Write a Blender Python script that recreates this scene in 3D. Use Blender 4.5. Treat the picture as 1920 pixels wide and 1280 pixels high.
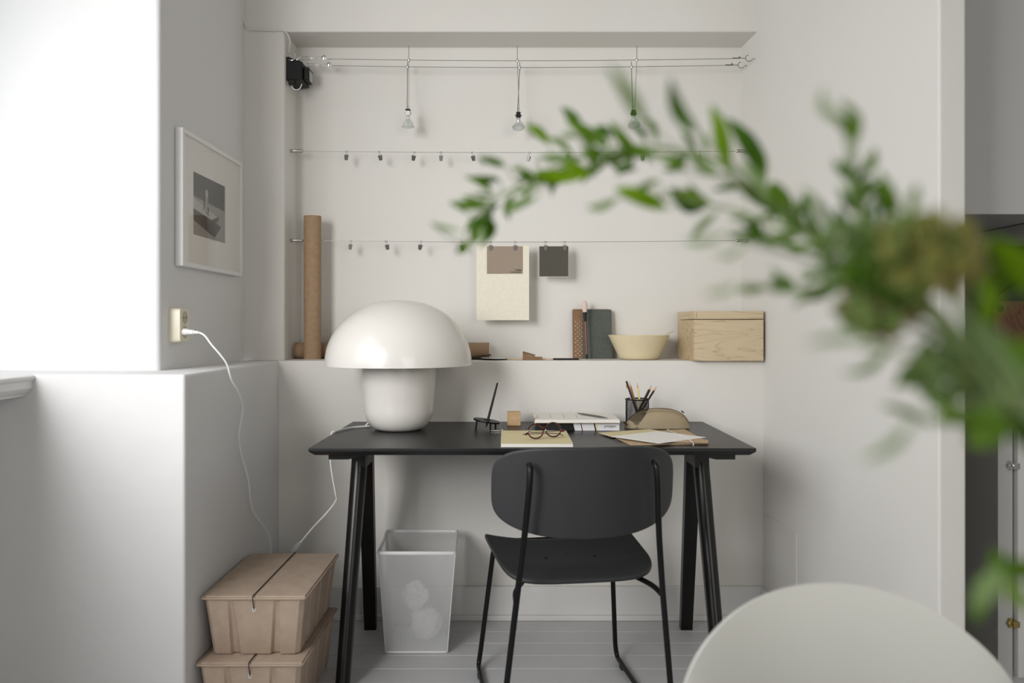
import bpy, math, random
from mathutils import Vector, Matrix

for o in list(bpy.data.objects):
    bpy.data.objects.remove(o)
SC = bpy.context.scene
COL = SC.collection
R = math.radians

# ---------------------------------------------------------------- camera
F = 1493.3          # focal length in pixels of a 1920 px wide frame
CX, CY, CZ = 960.0, 612.0, 1.094
cam_d = bpy.data.cameras.new('camera'); cam = bpy.data.objects.new('camera', cam_d); COL.objects.link(cam)
cam.location = (0, 0, CZ); cam.rotation_euler = (R(90), 0, 0)
cam_d.sensor_width = 36; cam_d.lens = 36 * F / 1920
cam_d.shift_y = -(640 - CY) / 1920
cam_d.clip_start = 0.02
cam_d.dof.use_dof = True; cam_d.dof.focus_distance = 2.75; cam_d.dof.aperture_fstop = 2.8
SC.camera = cam

# ---------------------------------------------------------------- world, daylight, exposure
w = bpy.data.worlds.new('world'); SC.world = w; w.use_nodes = True
w.node_tree.nodes['Background'].inputs[0].default_value = (0.86, 0.93, 1.0, 1)
w.node_tree.nodes['Background'].inputs[1].default_value = 1.2

def area(name, loc, rot, sx, sy, power, col):
    d = bpy.data.lights.new(name, 'AREA'); d.shape = 'RECTANGLE'; d.size = sx; d.size_y = sy
    d.energy = power; d.color = col
    o = bpy.data.objects.new(name, d); COL.objects.link(o); o.location = loc; o.rotation_euler = rot
    return o
# daylight through the window on the left; the area light behind the camera is added fill
area('window_daylight', (-1.62, 0.95, 1.80), (0, R(-68), R(2)), 1.40, 1.75, 24, (1.0, 0.985, 0.975))
sw = area('second_window_daylight', (-1.62, -0.45, 1.80), (0, R(-76), R(66)), 1.30, 0.8, 15.5, (1.0, 0.985, 0.975))
sw.data.spread = R(85)
area('rear_fill', (1.5, -2.6, 1.6), (R(84), 0, R(18)), 2.4, 1.6, 50, (1.0, 0.97, 0.925))

SC.view_settings.view_transform = 'Standard'
SC.view_settings.look = 'None'
SC.view_settings.gamma = 1
SC.view_settings.use_curve_mapping = False
SC.view_settings.exposure = 0.0

# ---------------------------------------------------------------- materials
def lin(h):
    h = h.lstrip('#')
    c = [int(h[i:i+2], 16) / 255 for i in (0, 2, 4)]
    return tuple(x / 12.92 if x <= 0.04045 else ((x + 0.055) / 1.055) ** 2.4 for x in c) + (1,)

def mat(name, col, rough=0.6, metal=0.0, spec=0.5, coat=0.0, noise=None, bump=None, trans=0.0, ior=1.45, alpha=1.0, wood=None, sheen=0.0):
    """noise=(scale, second colour, amount); bump=(scale, strength, distance); wood=(dark colour, axis scale tuple)"""
    m = bpy.data.materials.new(name); m.use_nodes = True
    nt = m.node_tree; b = nt.nodes['Principled BSDF']
    c = lin(col) if isinstance(col, str) else tuple(col) + (1,)
    b.inputs['Base Color'].default_value = c
    b.inputs['Roughness'].default_value = rough
    b.inputs['Metallic'].default_value = metal
    b.inputs['Specular IOR Level'].default_value = spec
    b.inputs['Coat Weight'].default_value = coat
    b.inputs['Coat Roughness'].default_value = 0.04
    b.inputs['Transmission Weight'].default_value = trans
    b.inputs['IOR'].default_value = ior
    b.inputs['Sheen Weight'].default_value = sheen
    tc = nt.nodes.new('ShaderNodeTexCoord')
    if noise:
        n = nt.nodes.new('ShaderNodeTexNoise'); n.inputs['Scale'].default_value = noise[0]; n.inputs['Detail'].default_value = 6
        nt.links.new(tc.outputs['Object'], n.inputs['Vector'])
        r = nt.nodes.new('ShaderNodeValToRGB')
        r.color_ramp.elements[0].position = 0.35; r.color_ramp.elements[1].position = 0.68
        c2 = lin(noise[1]); a = noise[2]
        r.color_ramp.elements[0].color = c
        r.color_ramp.elements[1].color = tuple(c[i] * (1 - a) + c2[i] * a for i in range(3)) + (1,)
        nt.links.new(n.outputs['Fac'], r.inputs[0]); nt.links.new(r.outputs[0], b.inputs['Base Color'])
    if wood:
        mp = nt.nodes.new('ShaderNodeMapping'); mp.inputs['Scale'].default_value = wood[1]
        nt.links.new(tc.outputs['Object'], mp.inputs['Vector'])
        n = nt.nodes.new('ShaderNodeTexNoise'); n.inputs['Scale'].default_value = 1.0; n.inputs['Detail'].default_value = 3
        n.inputs['Distortion'].default_value = 1.1
        nt.links.new(mp.outputs[0], n.inputs['Vector'])
        mu = nt.nodes.new('ShaderNodeMath'); mu.operation = 'MULTIPLY'; mu.inputs[1].default_value = 9
        nt.links.new(n.outputs['Fac'], mu.inputs[0])
        fr = nt.nodes.new('ShaderNodeMath'); fr.operation = 'FRACT'; nt.links.new(mu.outputs[0], fr.inputs[0])
        r = nt.nodes.new('ShaderNodeValToRGB'); cd = lin(wood[0])
        e = r.color_ramp.elements
        e[0].position = 0; e[0].color = cd
        e[1].position = 0.16; e[1].color = tuple(c[i] * .8 + cd[i] * .2 for i in range(3)) + (1,)
        k = e.new(0.6); k.color = c
        k = e.new(1.0); k.color = tuple(c[i] * .75 + cd[i] * .25 for i in range(3)) + (1,)
        nt.links.new(fr.outputs[0], r.inputs[0]); nt.links.new(r.outputs[0], b.inputs['Base Color'])
    if bump:
        n = nt.nodes.new('ShaderNodeTexNoise'); n.inputs['Scale'].default_value = bump[0]; n.inputs['Detail'].default_value = 5
        nt.links.new(tc.outputs['Object'], n.inputs['Vector'])
        bp = nt.nodes.new('ShaderNodeBump'); bp.inputs['Strength'].default_value = bump[1]; bp.inputs['Distance'].default_value = bump[2]
        nt.links.new(n.outputs['Fac'], bp.inputs['Height']); nt.links.new(bp.outputs[0], b.inputs['Normal'])
    return m

M = {}
M['wall'] = mat('wall_paint', (0.74, 0.727, 0.693), 0.75, noise=(2.2, '#dad5cc', 0.25), bump=(16, 0.25, 0.006), spec=0.3)
M['room'] = mat('far_room_paint', (0.48, 0.47, 0.45), 0.8)
M['wall_plaster'] = mat('rough_plaster_paint', (0.72, 0.72, 0.72), 0.7, noise=(3, '#d6d6d6', 0.2), bump=(9, 0.4, 0.008), spec=0.3)
M['trimpaint'] = mat('gloss_white_paint', (0.70, 0.69, 0.675), 0.38, bump=(20, 0.1, 0.003))
M['floor'] = mat('floor_paint', (0.52, 0.52, 0.53), 0.42, noise=(4, '#d0d0d0', 0.3), bump=(30, 0.12, 0.002))
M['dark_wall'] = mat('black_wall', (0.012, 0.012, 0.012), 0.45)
M['cab'] = mat('cabinet_paint', (0.52, 0.52, 0.51), 0.4)
M['black_lino'] = mat('black_linoleum', (0.010, 0.010, 0.0105), 0.36, noise=(3, '#242426', 0.25), bump=(260, 0.06, 0.001), spec=0.42)
M['black_wood'] = mat('black_lacquer', (0.004, 0.004, 0.004), 0.30, spec=0.45)
M['black_metal'] = mat('black_steel', (0.004, 0.004, 0.0045), 0.36, metal=0.0, spec=0.35)
M['chair_black'] = mat('black_stained_veneer', (0.028, 0.029, 0.031), 0.48, noise=(8, '#333436', 0.2), bump=(220, 0.05, 0.001))
M['lamp'] = mat('glossy_cream_enamel', (0.72, 0.70, 0.66), 0.26, coat=0.22)
M['cord'] = mat('white_cord', (0.80, 0.80, 0.79), 0.4)
M['switch'] = mat('grey_plastic', (0.42, 0.44, 0.44), 0.4)
M['pulp'] = mat('paper_pulp', '#b7a594', 0.85, noise=(25, '#a69382', 0.5), bump=(90, 0.35, 0.002), spec=0.2)
M['pulp_dark'] = mat('paper_pulp_rim', '#8a725d', 0.85, noise=(25, '#7a634f', 0.5), spec=0.2)
M['elastic'] = mat('black_elastic', (0.006, 0.006, 0.006), 0.7)
M['eyelet'] = mat('white_eyelet', (0.8, 0.8, 0.78), 0.3)
M['wire_white'] = mat('white_powder_coat', (0.74, 0.74, 0.74), 0.4)
M['cardboard'] = mat('kraft_tube', '#a68b70', 0.75, noise=(60, '#967b60', 0.6), bump=(120, 0.15, 0.001), spec=0.25)
M['kraft'] = mat('kraft_paper', '#c0aa8c', 0.8, noise=(80, '#ab8c63', 0.5), spec=0.2)
M['kraft_dark'] = mat('brown_leather_board', '#8c6f55', 0.7, noise=(60, '#7b5f47', 0.5), spec=0.3)
M['dark_leather'] = mat('dark_brown_leather', '#35231a', 0.5)
M['cream_paper'] = mat('cream_handmade_paper', '#ebe6d6', 0.9, noise=(70, '#e1dbc8', 0.5), bump=(150, 0.25, 0.001), spec=0.1)
M['taupe'] = mat('taupe_card', '#9c8d7e', 0.7, spec=0.3)
M['dark_card'] = mat('dark_grey_card', '#56534b', 0.7, noise=(200, '#4d4a43', 0.4), spec=0.3)
M['white_paper'] = mat('white_paper', '#ebe9e4', 0.8, spec=0.2)
M['ink'] = mat('ink', '#2d2824', 0.8)
M['pale_ink'] = mat('pale_ink', '#8a867e', 0.8)
M['green_book'] = mat('grey_green_cover', '#4c524c', 0.7, noise=(300, '#7d827a', 0.35), spec=0.3)
M['white_dot'] = mat('white_dots', '#efe6d6', 0.7)
M['bowl'] = mat('cream_glaze', '#e0d3b2', 0.28, noise=(7, '#d9c9a2', 0.4), coat=0.2)
M['oak'] = mat('pale_ash_wood', '#cfbd9f', 0.55, wood=('#b39b78', (1.6, 1.6, 14.0)), spec=0.3)
M['oak_end'] = mat('ash_end_grain', '#cbb794', 0.55, wood=('#a58a63', (3.0, 7.0, 9.0)), spec=0.3)
M['oak_cube'] = mat('oak_cube_wood', '#cfb088', 0.55, wood=('#a98558', (6, 14, 60.0)), spec=0.3)
M['board'] = mat('cutting_board_wood', '#8c5f3a', 0.5, wood=('#5b3b20', (14.0, 6, 3.0)))
M['steel'] = mat('brushed_steel', (0.55, 0.54, 0.52), 0.3, metal=1.0)
M['steel_dark'] = mat('dark_steel_wire', (0.22, 0.21, 0.20), 0.4, metal=0.8)
M['brass'] = mat('brass', (0.5, 0.4, 0.16), 0.35, metal=1.0)
M['chrome'] = mat('chrome', (0.8, 0.8, 0.8), 0.12, metal=1.0)
M['reflector'] = mat('bulb_glass', (0.85, 0.88, 0.86), 0.15, metal=0.0, trans=0.55, coat=0.4)
M['black_plastic'] = mat('black_plastic', (0.006, 0.006, 0.0065), 0.5, spec=0.35)
M['grey_label'] = mat('grey_label', '#b9b9b6', 0.6)
M['socket'] = mat('ivory_plastic', '#e3ddc8', 0.35)
M['socket_in'] = mat('ivory_plastic_recess', '#b9b29a', 0.45)
M['frame_white'] = mat('white_lacquer_frame', (0.80, 0.80, 0.80), 0.3)
M['mount'] = mat('mount_board', '#e6e4df', 0.9)
M['photo_dark'] = mat('photo_dark_grey', '#474745', 0.6, noise=(30, '#50504e', 0.5))
M['photo_mid'] = mat('photo_mid_grey', '#96948f', 0.6, noise=(40, '#8b8985', 0.6))
M['photo_light'] = mat('photo_light_grey', '#b3b1ac', 0.6, noise=(40, '#a5a39e', 0.5))
M['photo_black'] = mat('photo_shadow_grey', '#42413f', 0.6)
M['shell'] = mat('cream_plastic_shell', (0.60, 0.60, 0.555), 0.5, noise=(3, '#c6c6be', 0.2))
M['tortoise'] = mat('tortoiseshell', '#140505', 0.12, noise=(90, '#8a1612', 0.45), coat=0.5)
M['canvas'] = mat('khaki_leather', '#a3947a', 0.6, noise=(14, '#94866c', 0.6), bump=(60, 0.3, 0.003), spec=0.3)
M['canvas_dark'] = mat('zip_tape_brown', '#6f5f4a', 0.6)
M['beige_cover'] = mat('beige_cover', '#d8cba2', 0.7, spec=0.25)
M['page'] = mat('book_pages', '#e9e6df', 0.85, spec=0.1)
M['bristle'] = mat('pink_white_bristles', '#e2d0c6', 0.9, noise=(200, '#cbb5aa', 0.6))
M['red_wood'] = mat('red_brown_handle', '#6d3119', 0.3, coat=0.3)
M['pink_strip'] = mat('pale_pink_wood', '#d9bfa6', 0.7)
M['p_white'] = mat('white_pencil', '#e4e4e6', 0.35)
M['p_yellow'] = mat('pale_yellow_pencil', '#e6d68e', 0.35)
M['p_orange'] = mat('orange_brown_pencil', '#b9764a', 0.35)
M['p_brown'] = mat('dark_brown_pencil', '#35201a', 0.3)
M['p_black'] = mat('black_pencil', '#1c1a19', 0.3)
M['p_wood'] = mat('bare_pencil_wood', '#d3a477', 0.7)
M['glass'] = None
g = bpy.data.materials.new('clear_glass'); g.use_nodes = True; nt = g.node_tree
for n in list(nt.nodes):
    if n.type != 'OUTPUT_MATERIAL': nt.nodes.remove(n)
tr = nt.nodes.new('ShaderNodeBsdfTransparent'); gl = nt.nodes.new('ShaderNodeBsdfGlossy'); gl.inputs['Roughness'].default_value = 0.02
lwn = nt.nodes.new('ShaderNodeLayerWeight'); pw = nt.nodes.new('ShaderNodeMath'); pw.operation = 'POWER'; pw.inputs[1].default_value = 5
nt.links.new(lwn.outputs['Facing'], pw.inputs[0])
fz = nt.nodes.new('ShaderNodeMath'); fz.operation = 'MULTIPLY_ADD'; fz.inputs[1].default_value = 0.7; fz.inputs[2].default_value = 0.02
nt.links.new(pw.outputs[0], fz.inputs[0]); mx = nt.nodes.new('ShaderNodeMixShader')
nt.links.new(fz.outputs[0], mx.inputs[0]); nt.links.new(tr.outputs[0], mx.inputs[1]); nt.links.new(gl.outputs[0], mx.inputs[2])
nt.links.new(mx.outputs[0], [n for n in nt.nodes if n.type == 'OUTPUT_MATERIAL'][0].inputs[0])
M['glass'] = g

def leafmat(name, col, col2, tw=0.45):
    m = mat(name, col, 0.5, noise=(30, col2, 0.7), spec=0.22); nt = m.node_tree; b = nt.nodes['Principled BSDF']
    t = nt.nodes.new('ShaderNodeBsdfTranslucent'); x = nt.nodes.new('ShaderNodeMixShader'); x.inputs[0].default_value = tw
    src = b.inputs['Base Color'].links[0].from_socket
    nt.links.new(src, t.inputs[0]); out = [n for n in nt.nodes if n.type == 'OUTPUT_MATERIAL'][0]
    nt.links.new(b.outputs[0], x.inputs[1]); nt.links.new(t.outputs[0], x.inputs[2]); nt.links.new(x.outputs[0], out.inputs[0])
    return m
M['leaf_dark'] = leafmat('leaf_dark_green', '#4a7212', '#35570b', 0.3)
M['leaf_mid'] = leafmat('leaf_mid_green', '#688c2a', '#50761a', 0.4)
M['leaf_bright'] = leafmat('leaf_bright_green', '#7ea410', '#61870a', 0.45)
M['leaf_pale'] = leafmat('leaf_pale_green', '#93ad74', '#7d9a60', 0.4)
M['twig'] = mat('green_twig', '#7c8f58', 0.6)
M['bud_olive'] = leafmat('olive_florets', '#9c9c55', '#85823f', 0.3)
M['bud_rose'] = leafmat('dusky_florets', '#a79a6c', '#93785a', 0.3)
M['bud_green'] = leafmat('green_florets', '#8aa35c', '#708c45', 0.3)

# ---------------------------------------------------------------- helpers
def P(u, v, Y):
    """the point at depth Y seen at pixel (u, v)"""
    return Vector(((u - CX) / F * Y, Y, CZ - (v - CY) / F * Y))
def PX(u, v, X):
    """the point of the plane x = X seen at pixel (u, v)"""
    Y = X * F / (u - CX); return P(u, v, Y)
def PZ(u, v, z):
    Y = (CZ - z) * F / (v - CY); return P(u, v, Y)

def smooth(pts, n=8, closed=False):
    pts = [Vector(p) for p in pts]; out = []
    N = len(pts); rng = range(N if closed else N - 1)
    for i in rng:
        if closed: p0, p1, p2, p3 = pts[i-1], pts[i], pts[(i+1) % N], pts[(i+2) % N]
        else: p0, p1, p2, p3 = pts[max(i-1, 0)], pts[i], pts[i+1], pts[min(i+2, N-1)]
        for k in range(n):
            t = k / n
            out.append(0.5 * ((2*p1) + (p2-p0)*t + (2*p0-5*p1+4*p2-p3)*t*t + (3*p1-p0-3*p2+p3)*t**3))
    if not closed: out.append(pts[-1])
    return out

def fillet(pts, r, n=5):
    """round the corners of a polyline"""
    pts = [Vector(p) for p in pts]; out = [pts[0]]
    for i in range(1, len(pts)-1):
        a, b, c = pts[i-1], pts[i], pts[i+1]
        d1, d2 = (a-b), (c-b); q = min(r, d1.length*.49, d2.length*.49)
        s, e = b + d1.normalized()*q, b + d2.normalized()*q
        for k in range(n+1):
            t = k/n; out.append(s*(1-t)**2 + b*2*t*(1-t) + e*t*t)
    out.append(pts[-1]); return out

class MB:
    def __init__(s): s.v = []; s.f = []; s.m = []
    def add(s, vs, fs, mi=0):
        b = len(s.v); s.v += [Vector(p) for p in vs]; s.f += [tuple(b+i for i in f) for f in fs]; s.m += [mi]*len(fs); return s
    def box(s, c, d, rot=None, mi=0):
        x, y, z = (q/2 for q in d)
        vs = [Vector((a*x, b*y, e*z)) for e in (-1, 1) for a, b in ((-1,-1),(1,-1),(1,1),(-1,1))]
        if rot is not None: vs = [rot @ p for p in vs]
        vs = [p + Vector(c) for p in vs]
        return s.add(vs, [(3,2,1,0),(4,5,6,7),(0,1,5,4),(1,2,6,5),(2,3,7,6),(3,0,4,7)], mi)
    def b2(s, lo, hi, mi=0):
        return s.box([(a+b)/2 for a, b in zip(lo, hi)], [abs(b-a) for a, b in zip(lo, hi)], None, mi)
    def prism(s, poly, lo, hi, mi=0):
        """poly: list of xy, extruded in z"""
        n = len(poly)
        vs = [(p[0], p[1], lo) for p in poly] + [(p[0], p[1], hi) for p in poly]
        return s.add(vs, [tuple(range(n-1, -1, -1)), tuple(range(n, 2*n))] + [(i, (i+1) % n, n+(i+1) % n, n+i) for i in range(n)], mi)
    def slab(s, pts, off, mi=0):
        """a planar polygon in space with thickness off (vector)"""
        n = len(pts); off = Vector(off); pts = [Vector(p) for p in pts]
        return s.add(pts + [p+off for p in pts], [tuple(range(n-1, -1, -1)), tuple(range(n, 2*n))] + [(i, (i+1) % n, n+(i+1) % n, n+i) for i in range(n)], mi)
    def tube(s, pts, r, seg=8, closed=False, mi=0, flat=1.0, up=None):
        pts = [Vector(p) for p in pts]; N = len(pts)
        rs = r if isinstance(r, (list, tuple)) else [r]*N
        t0 = (pts[1]-pts[0]).normalized()
        a = Vector(up) if up else (Vector((0,0,1)) if abs(t0.z) < .9 else Vector((1,0,0)))
        nrm = (a - t0*a.dot(t0)).normalized(); rings = []
        for i in range(N):
            if closed: t = (pts[(i+1) % N]-pts[i-1])
            else: t = pts[min(i+1, N-1)] - pts[max(i-1, 0)]
            if t.length < 1e-9: t = t0
            t = t.normalized(); nrm = (nrm - t*nrm.dot(t)); nrm = nrm.normalized() if nrm.length > 1e-6 else t.orthogonal().normalized()
            bn = t.cross(nrm)
            rings.append([pts[i] + (nrm*math.cos(2*math.pi*k/seg)*flat + bn*math.sin(2*math.pi*k/seg))*rs[i] for k in range(seg)])
        vs = [p for rg in rings for p in rg]; fs = []
        for i in range(N if closed else N-1):
            j = (i+1) % N
            for k in range(seg):
                l = (k+1) % seg; fs.append((i*seg+k, i*seg+l, j*seg+l, j*seg+k))
        if not closed: fs += [tuple(range(seg-1, -1, -1)), tuple(range((N-1)*seg, N*seg))]
        return s.add(vs, fs, mi)
    def lathe(s, prof, seg=48, c=(0,0,0), rot=None, mi=0, cap=True):
        """prof: list of (radius, height); around z"""
        c = Vector(c); vs = []; fs = []; n = len(prof)
        for r, h in prof:
            for k in range(seg):
                a = 2*math.pi*k/seg; p = Vector((r*math.cos(a), r*math.sin(a), h))
                if rot is not None: p = rot @ p
                vs.append(p + c)
        for i in range(n-1):
            for k in range(seg):
                l = (k+1) % seg; fs.append((i*seg+k, i*seg+l, (i+1)*seg+l, (i+1)*seg+k))
        if cap: fs += [tuple(range(seg-1, -1, -1)), tuple(range((n-1)*seg, n*seg))]
        return s.add(vs, fs, mi)
    def rodr(s, a, b, r, seg=10, mi=0, r2=None):
        return s.tube([a, b], [r, r if r2 is None else r2], seg, mi=mi)
    def ball(s, c, r, mi=0, seg=8, rings=5, sc=(1,1,1)):
        prof = [(max(1e-5, r*math.sin(math.pi*i/rings)), -r*math.cos(math.pi*i/rings)) for i in range(rings+1)]
        b = len(s.v); s.lathe(prof, seg, (0,0,0), None, mi, cap=False)
        for i in range(b, len(s.v)):
            p = s.v[i]; s.v[i] = Vector((p.x*sc[0], p.y*sc[1], p.z*sc[2])) + Vector(c)
        return s
    def build(s, name, mats, parent=None, sm=True, bevel=0, local=False, segs=2, angle=35):
        if not isinstance(mats, (list, tuple)): mats = [mats]
        me = bpy.data.meshes.new(name); o = bpy.data.objects.new(name, me); COL.objects.link(o)
        vs = s.v
        if parent is not None:
            root = parent.get('_m'); o.parent = parent
            if not local:
                mi_ = WORLD[parent.name].inverted(); vs = [mi_ @ p for p in vs]
                WORLD[o.name] = WORLD[parent.name].copy()
            else: WORLD[o.name] = WORLD[parent.name].copy()
        else:
            xs = [p.x for p in vs]; ys = [p.y for p in vs]; zs = [p.z for p in vs]
            c = Vector(((min(xs)+max(xs))/2, (min(ys)+max(ys))/2, min(zs))); o.location = c
            vs = [p-c for p in vs]; WORLD[o.name] = Matrix.Translation(c)
        me.from_pydata([tuple(p) for p in vs], [], s.f)
        for m_ in mats: me.materials.append(M[m_])
        me.polygons.foreach_set('material_index', s.m)
        me.validate(); me.update()
        import bmesh
        bm = bmesh.new(); bm.from_mesh(me); bmesh.ops.recalc_face_normals(bm, faces=bm.faces); bm.to_mesh(me); bm.free()
        if sm:
            me.shade_smooth() if hasattr(me, 'shade_smooth') else None
            try: me.set_sharp_from_angle(angle=R(angle))
            except Exception: pass
        if bevel:
            b = o.modifiers.new('edge', 'BEVEL'); b.width = bevel; b.segments = segs; b.limit_method = 'ANGLE'; b.angle_limit = R(40); b.harden_normals = False
        return o
WORLD = {}
def thing(name, label, cat, loc, rz=0.0, group=None):
    o = bpy.data.objects.new(name, None); COL.objects.link(o); o.empty_display_size = .05
    o.location = loc; o.rotation_euler = (0, 0, rz)
    WORLD[o.name] = Matrix.Translation(Vector(loc)) @ Matrix.Rotation(rz, 4, 'Z')
    return tag(o, label, cat, group)
def tag(o, label, cat, group=None, kind=None):
    o['label'] = label; o['category'] = cat
    if group: o['group'] = group
    if kind: o['kind'] = kind
    return o
def struct(name, mb, m, bevel=0.0, parent=None, **k):
    o = mb.build(name, m, parent, sm=bool(bevel), bevel=bevel, segs=3, **k)
    if parent is None: o['kind'] = 'structure'
    return o
def copy_thing(src, loc, label=None, rot=None):
    r = src.copy(); COL.objects.link(r); r.location = loc
    if rot is not None: r.rotation_euler = rot
    if label: r['label'] = label
    for ch in list(src.children):
        c = ch.copy(); COL.objects.link(c); c.parent = r
        for gch in list(ch.children):
            d = gch.copy(); COL.objects.link(d); d.parent = c
    return r
def text_obj(name, s, size, m, parent, loc, rot, extrude=0.0001, align='LEFT'):
    cu = bpy.data.curves.new(name, 'FONT'); cu.body = s; cu.size = size; cu.extrude = extrude; cu.align_x = align
    cu.materials.append(M[m])
    o = bpy.data.objects.new(name, cu); COL.objects.link(o)
    mw = Matrix.Translation(Vector(loc)) @ rot.to_4x4()
    if parent is not None:
        o.parent = parent; mw = WORLD[parent.name].inverted() @ mw
    o.matrix_basis = mw
    me = bpy.data.meshes.new_from_object(o, depsgraph=bpy.context.evaluated_depsgraph_get())
    q = bpy.data.objects.new(name, me); COL.objects.link(q); q.parent = parent; q.matrix_basis = mw
    bpy.data.objects.remove(o)
    return q
def lerp(a, b, t): return a + (b-a)*t
def rounded_rect(w, h, r, n=6):
    out = []
    for cx, cy, a0 in ((w/2-r, h/2-r, 0), (-w/2+r, h/2-r, 90), (-w/2+r, -h/2+r, 180), (w/2-r, -h/2+r, 270)):
        for k in range(n+1):
            a = R(a0 + 90*k/n); out.append((cx+r*math.cos(a), cy+r*math.sin(a)))
    return out

# ---------------------------------------------------------------- the room
LZ = 0.966   # ledge height
def WX(y): return 0.943 + 0.078*(2.99-y)          # right wall plane
struct('floor', (lambda mb: mb)(MB()), 'floor') if False else None
fl = MB()
yy = 2.961 + 0.1035*4
k = 0
while yy > -2.8:
    y0 = max(yy-0.1035, -2.8)
    fl.b2((-2.0, y0+0.0009, -0.03), (3.7, yy-0.0009, 0.0)); yy -= 0.1035
fl.b2((-2.0, -2.8, -0.06), (3.7, 3.4, -0.004))
struct('floor', fl, 'floor', bevel=0.0022)
struct('ceiling', MB().b2((-2.0, -2.9, 2.75), (3.7, 3.45, 2.85)), 'room')
struct('wall_back_ledge', MB().b2((-1.0, 2.99, 0), (1.02, 3.36, LZ)), 'wall', bevel=0.007)
struct('wall_back', MB().b2((-1.1, 3.22, LZ-0.02), (1.1, 3.42, 2.3)), 'wall')
struct('wall_back_pillar', MB().b2((-1.9, 3.05, LZ-0.01), (-0.872, 3.42, 2.6)), 'wall', bevel=0.010)
struct('wall_back_lintel', MB().b2((-1.88, 3.049, 2.222), (1.05, 3.43, 2.76)), 'wall', bevel=0.006)
struct('wall_left_ledge', MB().b2((-1.5, 2.13, 0), (-0.875, 3.02, LZ)), 'wall_plaster', bevel=0.008)
struct('wall_left_pillar', MB().b2((-1.95, 2.316, LZ-0.01), (-1.025, 3.1, 2.76)), 'wall_plaster', bevel=0.012)
struct('wall_left_apron', MB().b2((-1.9, -2.8, 0), (-1.385, 2.16, 0.93)), 'wall_plaster')
lw = MB()
lw.b2((-1.9, -2.8, 0.9), (-1.45, -1.1, 2.76)); lw.b2((-1.9, -1.12, 2.5), (-1.45, 2.34, 2.76))
struct('wall_left', lw, 'wall_plaster')
# window sill with its moulding: profile in xz swept along y
prof = [(-1.75, .966), (-1.285, .966), (-1.275, .962), (-1.275, .955), (-1.281, .948), (-1.281, .93), (-1.290, .918), (-1.298, .914), (-1.298, .908), (-1.75, .908)]
sl = MB(); n = len(prof)
sl.add([(x, -1.15, z) for x, z in prof] + [(x, 2.14, z) for x, z in prof],
       [tuple(range(n)), tuple(range(2*n-1, n-1, -1))] + [(i, n+i, n+(i+1) % n, (i+1) % n) for i in range(n)])
struct('trim_window_sill', sl, 'trimpaint', bevel=0.0015)
wf = MB()
for y in (-1.08, -0.4, 0.27, 0.93, 1.60, 2.27): wf.b2((-1.80, y-.03, .966), (-1.75, y+.03, 2.5))
for z in (0.99, 1.9, 2.47): wf.b2((-1.80, -1.1, z-.03), (-1.75, 2.32, z+.03))
struct('window_1', wf, 'trimpaint')
struct('wall_behind', MB().b2((-2.0, -2.95, 0), (3.7, -2.8, 2.76)), 'room')
struct('wall_kitchen_side', MB().b2((3.55, -2.8, 0), (3.7, 3.4, 2.76)), 'room')
rw = MB().prism([(WX(3.43), 3.43), (WX(1.916), 1.916), (1.093, 1.916), (1.10, 3.43)], 0, 2.76)
rwo = struct('wall_right', rw, 'wall', bevel=0.006)
# patched access panel low on the right wall
pp = MB()
a, b_ = 2.93, 2.70
top_a, top_b = 0.395, 0.395
for (y0, y1, z0, z1) in ((2.697, 2.701, 0.02, .396), (2.70, 2.955, .392, .396)):
    pp.add([(WX(y0)-.0006, y0, z0), (WX(y1)-.0006, y1, z0), (WX(y1)-.0006, y1, z1), (WX(y0)-.0006, y0, z1),
            (WX(y0)-.004, y0, z0), (WX(y1)-.004, y1, z0), (WX(y1)-.004, y1, z1), (WX(y0)-.004, y0, z1)],
           [(0,1,2,3),(7,6,5,4),(0,4,5,1),(1,5,6,2),(2,6,7,3),(3,7,4,0)])
struct('trim_hatch_edge', pp, 'wall')
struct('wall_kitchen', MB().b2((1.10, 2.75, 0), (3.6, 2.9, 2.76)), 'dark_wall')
# baseboards
bb = MB().b2((-0.874, 2.972, 0), (0.945, 2.992, .123)).b2((-0.874, 2.958, 0), (0.945, 2.975, .020))
struct('baseboard_back', bb, 'trimpaint', bevel=0.003)
br = MB()
br.prism([(WX(1.92)+.005, 1.92), (WX(2.975)+.005, 2.975), (WX(2.975)-.016, 2.975), (WX(1.92)-.016, 1.92)], 0, .123)
struct('baseboard_right', br, 'trimpaint', bevel=0.003)
# ---------------------------------------------------------------- desk
DZ = 0.74
desk = thing('desk', 'black desk with thin linoleum top and splayed round-fronted legs', 'desk', (0.059, 2.642, 0))
poly = [(-.652, -.325), (.652, -.325), (.652, .325), (-.652, .325)]
tp = MB()
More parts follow.
